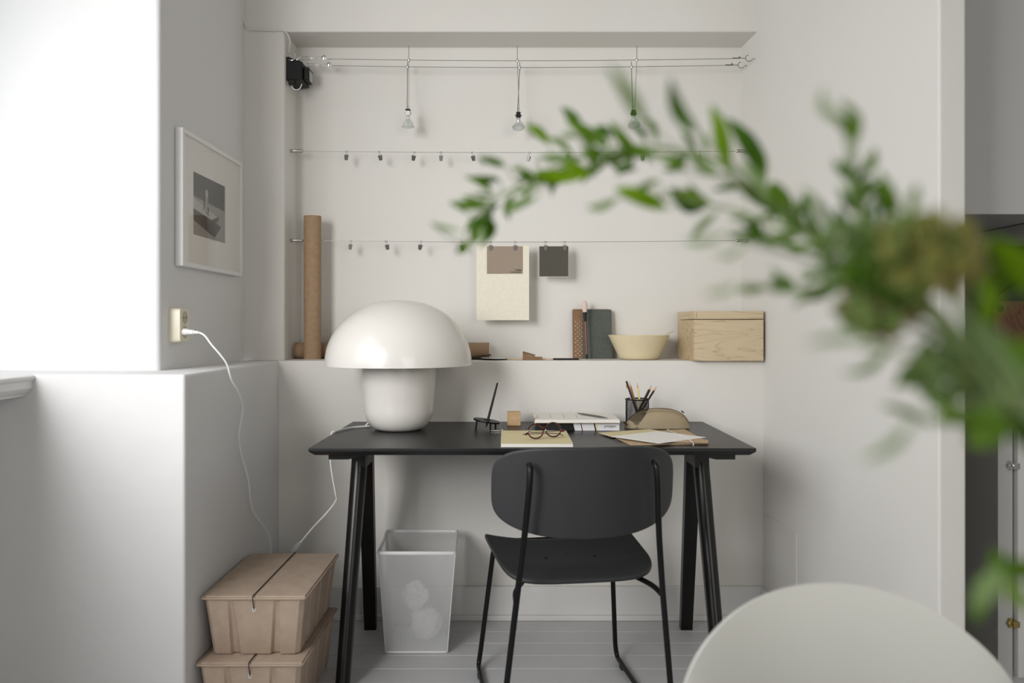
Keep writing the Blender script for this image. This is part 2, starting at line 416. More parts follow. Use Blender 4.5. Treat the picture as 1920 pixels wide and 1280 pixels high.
# top with a bevelled underside
tp.add([(x*1+0.059, y+2.642, DZ) for x, y in poly] + [(x+0.059, y+2.642, DZ-.010) for x, y in poly]
       + [(x*.978+0.059, y*.955+2.642, DZ-.022) for x, y in poly],
       [(0,1,2,3), (11,10,9,8)] + [(i, (i+1) % 4, 4+(i+1) % 4, 4+i) for i in range(4)] + [(4+i, 4+(i+1) % 4, 8+(i+1) % 4, 8+i) for i in range(4)])
tp.build('desk_top', 'black_lino', desk, bevel=.0015)
def dleg(sx, fy):
    """half-round leg: round side outwards towards the end of the desk frame"""
    top = Vector((0.059 + sx*.553, 2.642 + fy*.045, DZ-.03)); bot = Vector((0.059 + sx*.571, 2.642 + fy*.245, 0.0))
    mb = MB(); vs = []
    for c, wd in ((top, .025), (bot, .021)):
        if fy < 0:
            ring = [(wd*math.cos(R(a)), -wd*.95*math.sin(R(a))) for a in range(0, 181, 15)] + [(-wd, wd*.7), (wd, wd*.7)]
        else:
            ring = [(wd, -wd*.8), (wd, wd*.8), (-wd, wd*.8), (-wd, -wd*.8)]
        vs.append([c + Vector((x, y, 0)) for x, y in ring])
    n = len(vs[0])
    mb.add(vs[0]+vs[1], [tuple(range(n)), tuple(range(2*n-1, n-1, -1))] + [(i, n+i, n+(i+1) % n, (i+1) % n) for i in range(n)])
    return mb
for sx in (-1, 1):
    for fy in (-1, 1):
        dleg(sx, fy).build('leg', 'black_wood', desk, bevel=.0015)
    br = MB()
    o_ = .603; i_ = .53
    xs = [0.059+sx*o_, 0.059+sx*i_, 0.059+sx*.50, 0.059+sx*o_]
    # wedge-shaped rail under the top
    for_y = (2.36, 2.925)
    sec = [(0.059+sx*.603, DZ-.023), (0.059+sx*.603, DZ-.040), (0.059+sx*.545, DZ-.040), (0.059+sx*.485, DZ-.026), (0.059+sx*.485, DZ-.023)]
    n = len(sec)
    br.add([(x, for_y[0], z) for x, z in sec] + [(x, for_y[1], z) for x, z in sec],
           [tuple(range(n)), tuple(range(2*n-1, n-1, -1))] + [(i, n+i, n+(i+1) % n, (i+1) % n) for i in range(n)])
    br.b2((0.059+sx*.53, 2.56, DZ-.10), (0.059+sx*.575, 2.725, DZ-.024))
    br.build('leg_rail', 'black_wood', desk, bevel=.001)

# ---------------------------------------------------------------- black chair at the desk
ch = thing('desk_chair', 'black chair with a wide curved backrest pushed up to the desk', 'chair', (0.155, 2.32, 0), R(8))
# seat shell (local coordinates: +y towards the desk)
def grid_shell(fn, nu, nv, th, name, m, parent, sub=0):
    """fn(u,v) -> point and normal offset handled by solidify"""
    mb = MB(); vs = [fn(i/nu, j/nv) for j in range(nv+1) for i in range(nu+1)]
    fs = [(j*(nu+1)+i, j*(nu+1)+i+1, (j+1)*(nu+1)+i+1, (j+1)*(nu+1)+i) for j in range(nv) for i in range(nu)]
    mb.add(vs, fs); o = mb.build(name, m, parent, local=True)
    s = o.modifiers.new('thick', 'SOLIDIFY'); s.thickness = th; s.offset = 0
    b = o.modifiers.new('edge', 'BEVEL'); b.width = th*.42; b.segments = 3; b.limit_method = 'ANGLE'; b.angle_limit = R(50)
    return o
def sq2round(u, v, p=4.0):
    """unit square -> superellipse (rounded rectangle) coordinates in [-1,1]"""
    a, b = 2*u-1, 2*v-1
    if abs(a) < 1e-9 and abs(b) < 1e-9: return 0.0, 0.0
    mx = max(abs(a), abs(b)); L = (abs(a/mx)**p + abs(b/mx)**p)**(1/p)
    return a/L, b/L
def disc_shell(fn, p, th, name, m, parent, nr=16, nt=96):
    """rounded-rectangle sheet built as rings around its centre"""
    vs = [fn(0.0, 0.0)]
    for i in range(1, nr+1):
        r = (i/nr)**.8
        for k in range(nt):
            a = 2*math.pi*k/nt; c, s = math.cos(a), math.sin(a)
            q = 2/p if p > 2 else 1
            x = math.copysign(abs(c)**q, c); y = math.copysign(abs(s)**q, s)
            vs.append(fn(x*r, y*r))
    fs = [(0, 1+k, 1+(k+1) % nt) for k in range(nt)]
    for i in range(nr-1):
        b = 1+i*nt
        fs += [(b+k, b+nt+k, b+nt+(k+1) % nt, b+(k+1) % nt) for k in range(nt)]
    mb = MB().add(vs, fs); o = mb.build(name, m, parent, local=True, angle=60)
    s_ = o.modifiers.new('thick', 'SOLIDIFY'); s_.thickness = th; s_.offset = 0
    b_ = o.modifiers.new('edge', 'BEVEL'); b_.width = th*.40; b_.segments = 3; b_.limit_method = 'ANGLE'; b_.angle_limit = R(60)
    return o
def seat_fn(x, y):
    wd = .218 + .012*y
    X = x*wd; Y = -.018 + y*.226
    Z = .446 + .020*abs(x)**2.5*(.6+.4*y) - .012*(1-abs(x)**2)*(1-y*y)
    if y > .55: Z -= .05*((y-.55)/.45)**2
    if y < -.45: Z += .0 - .018*((-.45-y)/.55)**2
    return Vector((X, Y, Z))
seat = disc_shell(seat_fn, 5.5, .012, 'seat', 'chair_black', ch)
def back_fn(x, y):
    X = x*.240 - .003
    zc = .684; hh = .106
    bow = -.018*(1-x*x) if y < 0 else .004*(1-x*x)
    Z = zc + y*hh + bow*abs(y)
    Y = -.332 + .085*(X/.232)**2*1.0 - .10*(Z-.68)
    return Vector((X, Y, Z))
back = disc_shell(back_fn, 4.0, .012, 'backrest', 'chair_black', ch)
for s_ in (-1, 1):
    pts = [(s_*.160, -.330, .752), (s_*.160, -.349, .748), (s_*.163, -.352, .70), (s_*.172, -.332, .575), (s_*.187, -.315, .43), (s_*.232, -.285, .012),
           (s_*.228, .262, .012), (s_*.222, .262, .05), (s_*.186, .178, .428), (s_*.10, .178, .428)]
    MB().tube(fillet(pts, .045), .0078, 12).build('leg_frame', 'black_metal', ch, local=True)
    MB().tube(fillet([(s_*.19, -.312, .405), (s_*.185, -.25, .412), (s_*.12, -.12, .425), (s_*.11, .17, .425)], .03), .007, 10).build('seat_support', 'black_metal', ch, local=True)
    MB().box((s_*.229, .20, .004), (.016, .03, .012)).build('glide', 'black_plastic', ch, local=True, bevel=.002)
MB().tube([(-.12, .178, .428), (.12, .178, .428)], .0078, 12).build('cross_bar', 'black_metal', ch, local=True)
for x, y in ((-.07, -.07), (.07, -.07), (-.09, .1), (.09, .1), ):
    MB().lathe([(.0045, 0), (.0045, .002)], 12, (x, y, .4425)).build('screw', 'black_plastic', seat, local=True)
MB().lathe([(.002, 0), (.0028, .0008), (.001, .0014)], 10, (0, -.02, .4412)).build('bolt_head', 'steel', seat, local=True)

# ---------------------------------------------------------------- mushroom lamp
LX, LY = -.389, 2.74
lamp = thing('table_lamp', 'glossy cream mushroom-shaped lamp with a dome shade on the desk', 'lamp', (LX, LY, DZ))
prof = []
for k in range(13):
    a = R(90*k/12); prof.append((.060+.058*math.sin(a), .078-.078*math.cos(a)))
prof = [(0.0005, 0), (.03, 0)] + prof[0:] 
prof += [(.1215, .11), (.1255, .15), (.1275, .19), (.127, .222), (.10, .232), (.0005, .235)]
MB().lathe(prof, 96, (LX, LY, DZ), cap=False).build('base', 'lamp', lamp, angle=60)
a_, h_ = .2505, .222
dm = []
for k in range(41):
    t = R(90*k/40)
    # slightly flattened dome, full at the shoulders
    r = a_*math.cos(t)**0.90 if k < 40 else 0.0005; z = h_*math.sin(t)**1.0
    dm.append((max(r, .0005), z))
inner = [(max(r-.004, .0005), z-.004 if z > .01 else z) for r, z in reversed(dm)]
MB().lathe(dm + inner[0:], 128, (LX, LY, DZ+.2225), cap=False).build('shade', 'lamp', lamp, angle=50)
# cord: lamp -> desk edge -> switch -> behind the boxes -> wall socket
cpts = [(LX-.10, 2.775, .768), (LX-.125, 2.80, .7465), (-.50, 2.80, .7445), (-.555, 2.76, .7445), (-.590, 2.665, .7445), (-.602, 2.655, .735)]
cpts += [P(619, 850, 2.655), P(622, 885, 2.66), P(629, 925, 2.67), P(630, 938, 2.68), P(612, 962, 2.69), P(590, 985, 2.70), P(572, 1006, 2.71), P(563, 1017, 2.715)]
lc = MB().tube(smooth(cpts, 6), .0029, 8)
sw_a, sw_b = P(563, 1017, 2.715), P(546, 1038, 2.72)
c2 = [sw_b, P(535, 1050, 2.72), P(525, 1075, 2.73), P(512, 1070, 2.74), P(508, 1045, 2.74), P(507, 1020, 2.73), P(500, 995, 2.70), P(478, 965, 2.64), P(470, 940, 2.6),
      P(466, 900, 2.57), P(452, 850, 2.52), P(448, 815, 2.48), P(455, 765, 2.47), P(447, 735, 2.43), P(434, 712, 2.40), P(426, 684, 2.385), P(414, 666, 2.375), P(396, 645, 2.37), P(384, 629, 2.37), P(373, 623, 2.375)]
lc.tube(smooth(c2, 6), .0029, 8)
cord = lc.build('cord', 'cord', lamp)
d = (sw_b-sw_a); mb = MB()
mb.tube([sw_a-d*.05, sw_a+d*.15, sw_a+d*.5, sw_a+d*.85, sw_a+d*1.05], [.004, .0085, .0105, .0085, .004], 12, flat=.6, up=(0, 1, 0))
mb.build('switch', 'switch', cord)
pg = MB()
pa, pb = P(373, 623, 2.375), Vector((-1.004, 2.405, 1.079))
d = pb-pa
pg.tube([pa, pa+d*.25, pa+d*.27, pa+d*.55, pa+d*.6, pb], [.0045, .0045, .007, .0075, .010, .010], 14)
pg.build('plug', 'cord', cord)

# ---------------------------------------------------------------- wall socket
sk = thing('wall_socket', 'ivory double wall socket with a white plug in its lower half', 'socket', (-1.025, 2.415, 1.045))
fp = MB()
rr = rounded_rect(.075, .106, .010, 5)
def xface(pts, x0, x1, yc, zc, mb, mi=0, s1=1.0):
    n = len(pts)
    mb.add([(x0, yc+p[0], zc+p[1]) for p in pts] + [(x1, yc+p[0]*s1, zc+p[1]*s1) for p in pts],
           [tuple(range(n)), tuple(range(2*n-1, n-1, -1))] + [(i, n+i, n+(i+1) % n, (i+1) % n) for i in range(n)], mi)
SY, SZ = 2.415, 1.098
xface(rr, -1.027, -.992, SY, SZ, fp, 0, .93)
fp.build('face_plate', 'socket', sk, bevel=.0015)
for dz in (.023, -.021):
    rec = MB()
    cyl = [(.0195*math.cos(R(a)), .0195*math.sin(R(a))) for a in range(0, 360, 15)]
    ri = [(.0215*math.cos(R(a)), .0215*math.sin(R(a))) for a in range(0, 360, 15)]
    xface(cyl, -.993, -.9914, SY, SZ+dz, rec)
    rec.build('socket_recess', 'socket_in', sk)
    h = MB()
    for yy_ in (-.0095, .0095): h.rodr((-.993, SY+yy_, SZ+dz), (-.9908, SY+yy_, SZ+dz), .0025, 10)
    h.build('contact_hole', 'ink', sk)

# ---------------------------------------------------------------- framed photograph on the left wall
FX = -1.0
y0, y1, z0, z1 = 2.42, 2.953, 1.279, 1.70
pf = thing('framed_picture', 'white framed black and white photograph of a figure casting a long shadow', 'picture', (-1.025, (y0+y1)/2, z0))
fr = MB(); tF = .014
for lo, hi in (((-1.024, y0, z0), (FX, y0+tF, z1)), ((-1.024, y1-tF, z0), (FX, y1, z1)), ((-1.024, y0+tF, z0), (FX, y1-tF, z0+tF)), ((-1.024, y0+tF, z1-tF), (FX, y1-tF, z1))):
    fr.b2(lo, hi)
fr.build('frame', 'frame_white', pf, bevel=.0012)
ay0, ay1, az0, az1 = 2.52, 2.80, 1.386, 1.585
mt = MB()
for lo, hi in (((-1.016, y0+.01, z0+.01), (-1.008, ay0, z1-.01)), ((-1.016, ay1, z0+.01), (-1.008, y1-.01, z1-.01)), ((-1.016, ay0, z0+.01), (-1.008, ay1, az0)), ((-1.016, ay0, az1), (-1.008, ay1, z1-.01))):
    mt.b2(lo, hi)
mt.build('mount', 'mount', pf)
art = MB()
def A(u, v, k=0): return (-1.0105+.0003*k, lerp(ay0, ay1, u), lerp(az1, az0, v))
def AP(pts, mi, k): art.slab([A(u, v, k) for u, v in pts], (-.0002, 0, 0), mi)
AP([(0, 0), (1, 0), (1, 1), (0, 1)], 0, 0)
AP([(0, .38), (1, .44), (1, 1), (0, 1)], 1, 1)
AP([(0, .40), (.80, .60), (.56, .655), (0, .58)], 2, 2)
AP([(0, .58), (.56, .675), (.80, .565), (.78, .66), (.70, .69), (.87, .745), (.66, .955), (0, .76)], 3, 3)
AP([(.56, .675), (.80, .565), (.78, .64), (.56, .73)], 0, 4)
AP([(.345, .34), (.45, .34), (.44, .55), (.42, .58), (.36, .56)], 1, 4)
AP([(.43, .47), (.48, .50), (.47, .57), (.44, .575)], 3, 5)
AP([(.36, .55), (.47, .60), (.47, .62), (.42, .60)], 3, 5)
AP([(.40+.045*math.cos(R(a)), .27+.075*math.sin(R(a))) for a in range(0, 360, 24)], 2, 6)
AP([(.345, .36), (.36, .36), (.315, .545), (.30, .54)], 0, 6)
art.build('photograph', ['photo_dark', 'photo_mid', 'photo_light', 'photo_black'], pf, sm=False)
MB().b2((-1.006, y0+.012, z0+.012), (-1.0045, y1-.012, z1-.012)).build('glass', 'glass', pf)

# ---------------------------------------------------------------- pulp boxes on the floor
def pulp_box(x0, x1, yf, yb, zb, h, label, name='storage_box'):
    """lid rim rectangle x0..x1, yf..yb, top at zb+h"""
    t = thing(name, label, 'box', ((x0+x1)/2, (yf+yb)/2, zb), group='paper pulp boxes stacked in the corner')
    zt = zb+h; mb = MB()
    inset_t, inset_b = .008, .026
    # body: ring of points with vertical recesses, tapered
    def ring(z, ins, rec):
        a0, a1, b0, b1 = x0+ins, x1-ins, yf+ins, yb-ins
        pts = []
        def side(p, q, nrm, ribs):
            L = (q-p).length; u = (q-p)/L; out = [p + u*.014 + nrm*0, ]
            out = [p + u*.012]
            for c, wd in ribs:
                w2 = wd*(.5 if rec < .01 else .5+.0)
                s_ = c*L
                out += [p+u*(s_-wd/2-.003), p+u*(s_-wd/2+.003)-nrm*rec, p+u*(s_+wd/2-.003)-nrm*rec, p+u*(s_+wd/2+.003)]
            out.append(q - u*.012); return out
        A0, A1, A2, A3 = Vector((a0, b0, z)), Vector((a1, b0, z)), Vector((a1, b1, z)), Vector((a0, b1, z))
        wdn = .011 + .012*(zt-z)/h
        pts += side(A0, A1, Vector((0, -1, 0)), [(.27, wdn), (.73, wdn)])
        pts += side(A1, A2, Vector((1, 0, 0)), [(.2, wdn), (.5, wdn), (.8, wdn)])
        pts += side(A2, A3, Vector((0, 1, 0)), [(.27, wdn), (.73, wdn)])
        pts += side(A3, A0, Vector((-1, 0, 0)), [(.2, wdn), (.5, wdn), (.8, wdn)])
        return pts
    lv = [(zt-.008, inset_t, .0), (zt-.016, inset_t+.001, .004), (zt-h*.5, (inset_t+inset_b)/2, .009), (zb+.004, inset_b, .013), (zb, inset_b+.003, .013)]
    rings = [ring(*q) for q in lv]; n = len(rings[0])
    vs = [p for r_ in rings for p in r_]
    fs = [(j*n+i, j*n+(i+1) % n, (j+1)*n+(i+1) % n, (j+1)*n+i) for j in range(len(rings)-1) for i in range(n)]
    fs += [tuple(range(n-1, -1, -1)), tuple(range((len(rings)-1)*n, len(rings)*n))]
    mb.add(vs, fs); mb.build('body', 'pulp', t, bevel=.0015)
    ld = MB()
    cx_, cy_ = (x0+x1)/2, (yf+yb)/2
    rr_ = [(cx_+p[0], cy_+p[1]) for p in rounded_rect(x1-x0, yb-yf, .012, 4)]
    ld.prism(rr_, zt-.008, zt-.0035)
    # the raised lid panel in two halves, with a shallow V where the elastic runs
    def panel(xa, xb, sg):
        ya, yb_ = yf+.006, yb-.008
        v = [(xa, ya, zt-.0035), (xb, ya, zt-.0035), (xb, yb_, zt-.0035), (xa, yb_, zt-.0035)]
        xi0, xi1 = xa+.0015, xb-.0015
        hi = [(xi0, ya+.001, zt+.0008), (xi1, ya+.001, zt+.0008), (xi1, yb_-.001, zt+.0008), (xi0, yb_-.001, zt+.0008)]
        ld.add(v+hi, [(3,2,1,0), (4,5,6,7)] + [(i, (i+1) % 4, 4+(i+1) % 4, 4+i) for i in range(4)])
    panel(x0+.014, cx_-.002, -1); panel(cx_+.004, x1-.004, 1)
    ld.build('lid', 'pulp', t, bevel=.0008)
    fz = zt-.04
    yy0 = yf+inset_t+.004
    e = MB().tube([(cx_, yf+.0115, fz), (cx_, yf-.0005, zt-.006), (cx_, yf+.001, zt+.0015), (cx_, yb, zt+.0018), (cx_, yb+.001, zt-.006), (cx_, yb-.012, fz)], .0013, 6)
    e.build('elastic', 'elastic', t)
    ey = MB(); circ = [(cx_+.0035*math.cos(R(a)), yf+.0112, fz+.0035*math.sin(R(a))) for a in range(0, 360, 30)]
    ey.tube(circ, .0015, 6, closed=True); ey.build('eyelet', 'eyelet', t)
    return t
pulp_box(-.867, -.571, 2.175, 2.62, 0.0, .1735, 'lower brown paper pulp box standing on the floor')
pulp_box(-.866, -.570, 2.205, 2.635, .1757, .170, 'upper brown paper pulp box with the white cord resting behind it')

# ---------------------------------------------------------------- mesh waste basket
wb = thing('waste_basket', 'white square metal mesh waste basket under the desk', 'basket', (-.32, 2.79, 0))
TF = [Vector((-.442, 2.632, .345)), Vector((-.187, 2.632, .345)), Vector((-.200, 2.915, .345)), Vector((-.457, 2.915, .345))]
BF = [Vector((-.424, 2.668, .004)), Vector((-.217, 2.668, .004)), Vector((-.228, 2.880, .004)), Vector((-.434, 2.880, .004))]
def lattice(a, b, c, d, cell_u, cell_v, wd):
    """diamond lattice of thin strips on quad a(bl) b(br) c(tr) d(tl)"""
    mb = MB()
    Wd = ((b-a).length+(c-d).length)/2; Hh = ((d-a).length+(c-b).length)/2
    nu, nv = Wd/cell_u, Hh/cell_v
    def pt(s, t): return (a*(1-s)+b*s)*(1-t) + (d*(1-s)+c*s)*t
    nrm = (b-a).cross(d-a).normalized()
    for sg in (1, -1):
        k = -int(nv)-2
        while k < nu+nv+2:
            # line in cell units: U = k + sg*V
            pts = []
            for V in (0, nv):
                pts.append((k+sg*V, V))
            (ua, va), (ub, vb) = pts
            # clip to 0..nu
            def clip(ua, va, ub, vb):
                if ua == ub: return None
                ts = sorted([(0-ua)/(ub-ua), (nu-ua)/(ub-ua)]); t0, t1 = max(0, ts[0]), min(1, ts[1])
                if t0 >= t1: return None
                return (ua+(ub-ua)*t0, va+(vb-va)*t0, ua+(ub-ua)*t1, va+(vb-va)*t1)
            q = clip(ua, va, ub, vb)
            if q:
                p0, p1 = pt(q[0]/nu, q[1]/nv), pt(q[2]/nu, q[3]/nv)
                dd = (p1-p0).normalized(); sd = dd.cross(nrm)*wd/2; th = nrm*.0004*(1 if sg > 0 else 1.8)
                mb.add([p0-sd+th, p1-sd+th, p1+sd+th, p0+sd+th, p0-sd-th, p1-sd-th, p1+sd-th, p0+sd-th], [(0,1,2,3), (7,6,5,4), (0,4,5,1), (2,6,7,3)])
            k += 1
    return mb
for i in range(4):
    j = (i+1) % 4
    lattice(BF[i], BF[j], TF[j], TF[i], .0050, .0078, .00110).build('mesh_side', 'wire_white', wb, sm=False)
rim = MB().tube(fillet([(TF[0]+TF[1])/2] + [TF[1], TF[2], TF[3], TF[0]] + [(TF[0]+TF[1])/2], .012), .0052, 10, flat=1.3); rim.build('rim', 'wire_white', wb)
bt = MB().tube(fillet([(BF[0]+BF[1])/2] + [BF[1], BF[2], BF[3], BF[0]] + [(BF[0]+BF[1])/2], .012), .004, 8)
bt.add([p+Vector((0, 0, .002)) for p in BF], [(0, 1, 2, 3)]); bt.build('bottom', 'wire_white', wb)
for i in range(4): MB().rodr(BF[i], TF[i], .0016, 6).build('corner_seam', 'wire_white', wb)
def crumple(c, r, seed, m, label, name='crumpled_paper'):
    random.seed(seed); mb = MB(); mb.ball((0, 0, 0), r, 0, 14, 9)
    for i, p in enumerate(mb.v): mb.v[i] = Vector(c) + p*(.72+.34*random.random())
    return tag(mb.build(name, m, None, sm=False), label, 'paper')
crumple((-.30, 2.775, .063), .056, 2, 'white_paper', 'white crumpled paper at the bottom of the waste basket')
crumple((-.335, 2.765, .163), .05, 5, 'mount', 'off-white crumpled paper lying on top inside the waste basket')
# ---------------------------------------------------------------- things on the wall ledge
EL = LZ + .0005
def tube_roll(name, c0, c1, r, label):
    t = thing(name, label, 'tube', c0)
    d = Vector(c1)-Vector(c0); mb = MB()
    mb.tube([c0, c1], r, 48)
    mb.build('tube_body', 'cardboard', t, angle=40)
    n = d.normalized()
    for q, s_ in ((Vector(c0), -1), (Vector(c1), 1)):
        ring = MB(); rot = n.to_track_quat('Z', 'Y').to_matrix()
        ring.lathe([(r*.93, 0), (r*1.0, 0), (r*1.0, .0012), (r*.93, .0012)], 40, q+n*s_*.0006-n*.0006, rot)
        ring.build('tube_edge', 'cream_paper', t)
    return t
tube_roll('cardboard_tube', (-.7812, 3.118, EL), (-.7812, 3.118, 1.526), .0335, 'tall brown cardboard tube standing upright on the ledge')
tube_roll('cardboard_tube', (-.866, 3.186, EL+.0318), (-.090, 3.186, EL+.0318), .0315, 'brown cardboard tube lying along the ledge behind the lamp')

# small flat things lying on the ledge
lt = MB()
pts = [P(u, v, 3.10) for u, v in ((884, 668), (920, 664), (921, 666), (885, 670))]
lt.slab([Vector((p.x, 3.07, max(p.z, EL+.0025))) for p in pts], (0, .07, 0)).b2((-.165, 3.06, EL), (-.095, 3.12, EL+.0026))
tag(lt.build('leather_sheath', 'dark_leather', None, bevel=.0008), 'dark brown leather piece lying just right of the lamp shade', 'leather piece')
dc = thing('paper_disc', 'thin white disc with a black underside on the ledge beside the lying tube', 'disc', (-.07, 3.065, EL))
rot = Matrix.Rotation(R(1.5), 3, 'Y')
MB().lathe([(.049, 0), (.0505, .0015), (.0505, .003), (.049, .004)], 40, (-.069, 3.06, EL+.0012), rot).build('disc_underside', 'black_plastic', dc)
MB().lathe([(.048, 0), (.0485, .0015)], 40, (-.069, 3.06, EL+.0054), rot).build('disc_top', 'white_paper', dc)
st_ = MB().b2((-.020, 3.068, EL), (.260, 3.092, EL+.0050))
tag(st_.build('wooden_ruler', 'pink_strip', None, bevel=.0008), 'long pale pinkish wooden ruler lying along the ledge', 'ruler')
fb = MB()
fx0, fx1 = .0405, .1155
fb.slab([(fx0, 3.040, EL), (fx0+.001, 3.040, EL+.0245), (fx0+.030, 3.040, EL+.0165), (fx1-.022, 3.040, EL+.0125), (fx1, 3.040, EL+.0125), (fx1, 3.040, EL)], (0, .0015, 0))
fb.slab([(fx0, 3.041, EL+.0012), (fx1, 3.041, EL+.0012), (fx1, 3.062, EL+.0012), (fx0, 3.062, EL+.0012)], (0, 0, -.0011))
fb.slab([(fx0, 3.0415, EL+.0245), (fx0+.002, 3.064, EL+.032), (fx0+.05, 3.064, EL+.018), (fx0+.045, 3.0415, EL+.0135)], (0, 0, .001))
tag(fb.build('folded_card', 'kraft_dark', None, sm=False), 'small brown folded card standing on the ledge below the cream sheet', 'card')
bs = MB().b2((.158, 3.045, EL), (.256, 3.064, EL+.0062))
tag(bs.build('black_case', 'black_plastic', None, bevel=.001), 'slim black bar lying in front of the pale ruler', 'bar')

# notebooks leaning on the wall
def lean(name, xa, xb, yb, h, th, m, label, cat='notebook', dots=False, dy=.022):
    t = thing(name, label, cat, ((xa+xb)/2, yb, EL), group='notebooks leaning on the wall')
    A_ = math.atan2(dy, h); rot = Matrix.Rotation(-A_, 3, 'X')
    def L(p): return Vector(((xa+xb)/2, yb, EL+.0002)) + rot @ Vector(p)
    w_ = (xb-xa)/2
    rp = [(x, y+h/2) for x, y in rounded_rect(w_*2, h, .005, 4)]
    mb = MB(); mb.slab([L((x, 0, z)) for x, z in rp], rot @ Vector((0, .0012, 0))); mb.slab([L((x, th-.0012, z)) for x, z in rp], rot @ Vector((0, .0012, 0)))
    mb.build('cover', m, t)
    mb = MB(); mb.slab([L((x*.985, .0013, z*.99+.001)) for x, z in rp], rot @ Vector((0, th-.0027, 0))); mb.build('pages', 'page', t)
    if dots:
        db = MB()
        for r_ in range(17):
            for c_ in range(4):
                x = -w_+.012+c_*.0083; z = .012+r_*.0085
                if (r_+c_) % 2 == 0 and z < h-.05:
                    db.slab([L((x+.0016*math.cos(R(a)), -.0002, z+.0016*math.sin(R(a)))) for a in range(0, 360, 45)], rot @ Vector((0, .0003, 0)))
        db.build('dot_pattern', 'white_dot', t, sm=False)
    return t
lean('notebook', .2425, .392, 3.178, .1985, .006, 'kraft_dark', 'brown notebook with white dots down its left edge on the ledge', dots=True)
lean('notebook', .283, .3985, 3.166, .1965, .007, 'green_book', 'speckled grey-green notebook leaning behind the tall brush')
# brush
bra = thing('cosmetic_brush', 'tall soft brush with pale pink bristles leaning on the notebooks', 'brush', (.290, 3.125, EL))
b0, b1 = Vector((.2935, 3.122, EL+.003)), Vector((.2862, 3.150, 1.198)); d = b1-b0
def at(t): return b0+d*t
MB().tube([at(0), at(.03), at(.05), at(.3), at(.6), at(.63)], [.003, .0042, .0043, .0042, .0052, .0055], 14).build('handle', 'red_wood', bra)
MB().tube([at(-.01), at(0), at(.06), at(.07)], [.0012, .0044, .0046, .0042], 14).build('handle_tip', 'black_plastic', bra)
MB().tube([at(.63), at(.72), at(.79)], [.0058, .0062, .0075], 16).build('ferrule', 'black_plastic', bra)
MB().tube([at(.79), at(.85), at(.92), at(.97), at(1.0)], [.0072, .0105, .0122, .009, .002], 18).build('bristles', 'bristle', bra)

# bowl
bw = thing('bowl', 'cream glazed bowl with straight flaring sides on the ledge', 'bowl', (.495, 3.112, EL))
MB().lathe([(.0005, .002), (.06, .002), (.064, 0), (.070, .001), (.078, .008), (.083, .018), (.1185, .092), (.1192, .0945), (.1175, .0950), (.1155, .092), (.080, .020), (.070, .012), (.0005, .010)], 72,
           (.495, 3.108, EL), cap=False).build('bowl_body', 'bowl', bw, angle=50)
sp = MB().tube(smooth([(.50, 3.10, EL+.016), (.56, 3.105, EL+.06), (.600, 3.11, EL+.094), (.618, 3.11, EL+.1035), (.631, 3.11, EL+.108)], 5), .0032, 8, flat=.55)
sp.ball((.495, 3.099, EL+.0165), .017, 0, 12, 6, (1.2, .8, .28))
tag(sp.build('wooden_spoon', 'oak_cube', None), 'small wooden spoon resting in the cream bowl', 'spoon')

# wooden box
bx = thing('wooden_box', 'pale ash wood box with a flat lid at the right end of the ledge', 'box', (.80, 3.07, EL))
Xa, Xb, Ya, Yb2 = .676, .9335, 2.955, 3.195
dx = -.0125   # the box is turned slightly
def BX(x, y, z):
    return Vector((x + dx*(y-Ya)/(Yb2-Ya), y, z))
def bslab(x0_, x1_, y0_, y1_, z0_, z1_, m, name, bevel=.001):
    mb = MB()
    mb.add([BX(x0_, y0_, z0_), BX(x1_, y0_, z0_), BX(x1_, y1_, z0_), BX(x0_, y1_, z0_), BX(x0_, y0_, z1_), BX(x1_, y0_, z1_), BX(x1_, y1_, z1_), BX(x0_, y1_, z1_)],
           [(3,2,1,0),(4,5,6,7),(0,1,5,4),(1,2,6,5),(2,3,7,6),(3,0,4,7)])
    return mb.build(name, m, bx, bevel=bevel)
bslab(Xa, Xb, Ya, Ya+.014, EL, 1.119, 'oak', 'front_panel')
bslab(Xa, Xa+.014, Ya+.0145, Yb2, EL, 1.119, 'oak_end', 'side_panel')
bslab(Xb-.014, Xb, Ya+.0145, Yb2-.0, EL, 1.119, 'oak_end', 'side_panel')
bslab(Xa+.0145, Xb-.0145, Yb2-.014, Yb2, EL, 1.119, 'oak', 'back_panel')
bslab(Xa+.0145, Xb-.0145, Ya+.0145, Yb2-.0145, EL, EL+.01, 'oak', 'bottom_panel')
bslab(Xa, Xb, Ya, Yb2, 1.1215, 1.152, 'oak', 'lid', .0012)
mb = MB(); mb.b2((Xa+.008, Ya-.0004, 1.126), (Xa+.0095, Ya+.001, 1.146)); mb.build('joint_line', 'kraft_dark', bx)

# ---------------------------------------------------------------- picture wires with clips
def picture_wire(z, label, nm='picture_wire'):
    t = thing(nm, label, 'wire', (0.03, 3.137, z), group='steel picture wires across the niche')
    xa, xb = -.8715, WX(3.137)-.001
    pts = [Vector((lerp(xa, xb, k/24), 3.137, z - .006*math.sin(math.pi*k/24))) for k in range(25)]
    MB().tube(pts, .0009, 6).build('cable', 'steel_dark', t)
    for x, s_ in ((xa, 1), (xb, -1)):
        m_ = MB().tube([(x, 3.137, z), (x+s_*.004, 3.137, z), (x+s_*.0041, 3.137, z), (x+s_*.044, 3.137, z), (x+s_*.050, 3.137, z)], [.0075, .0075, .0065, .0065, .003], 16)
        m_.build('end_mount', 'steel', t)
    return t
Z1, Z2 = 1.785, 1.433
picture_wire(Z1, 'upper steel picture wire stretched across the niche')
picture_wire(Z2, 'lower steel picture wire stretched across the niche, papers hanging on it')
def wire_z(z, x): 
    xa, xb = -.8715, WX(3.137); return z - .006*math.sin(math.pi*(x-xa)/(xb-xa))
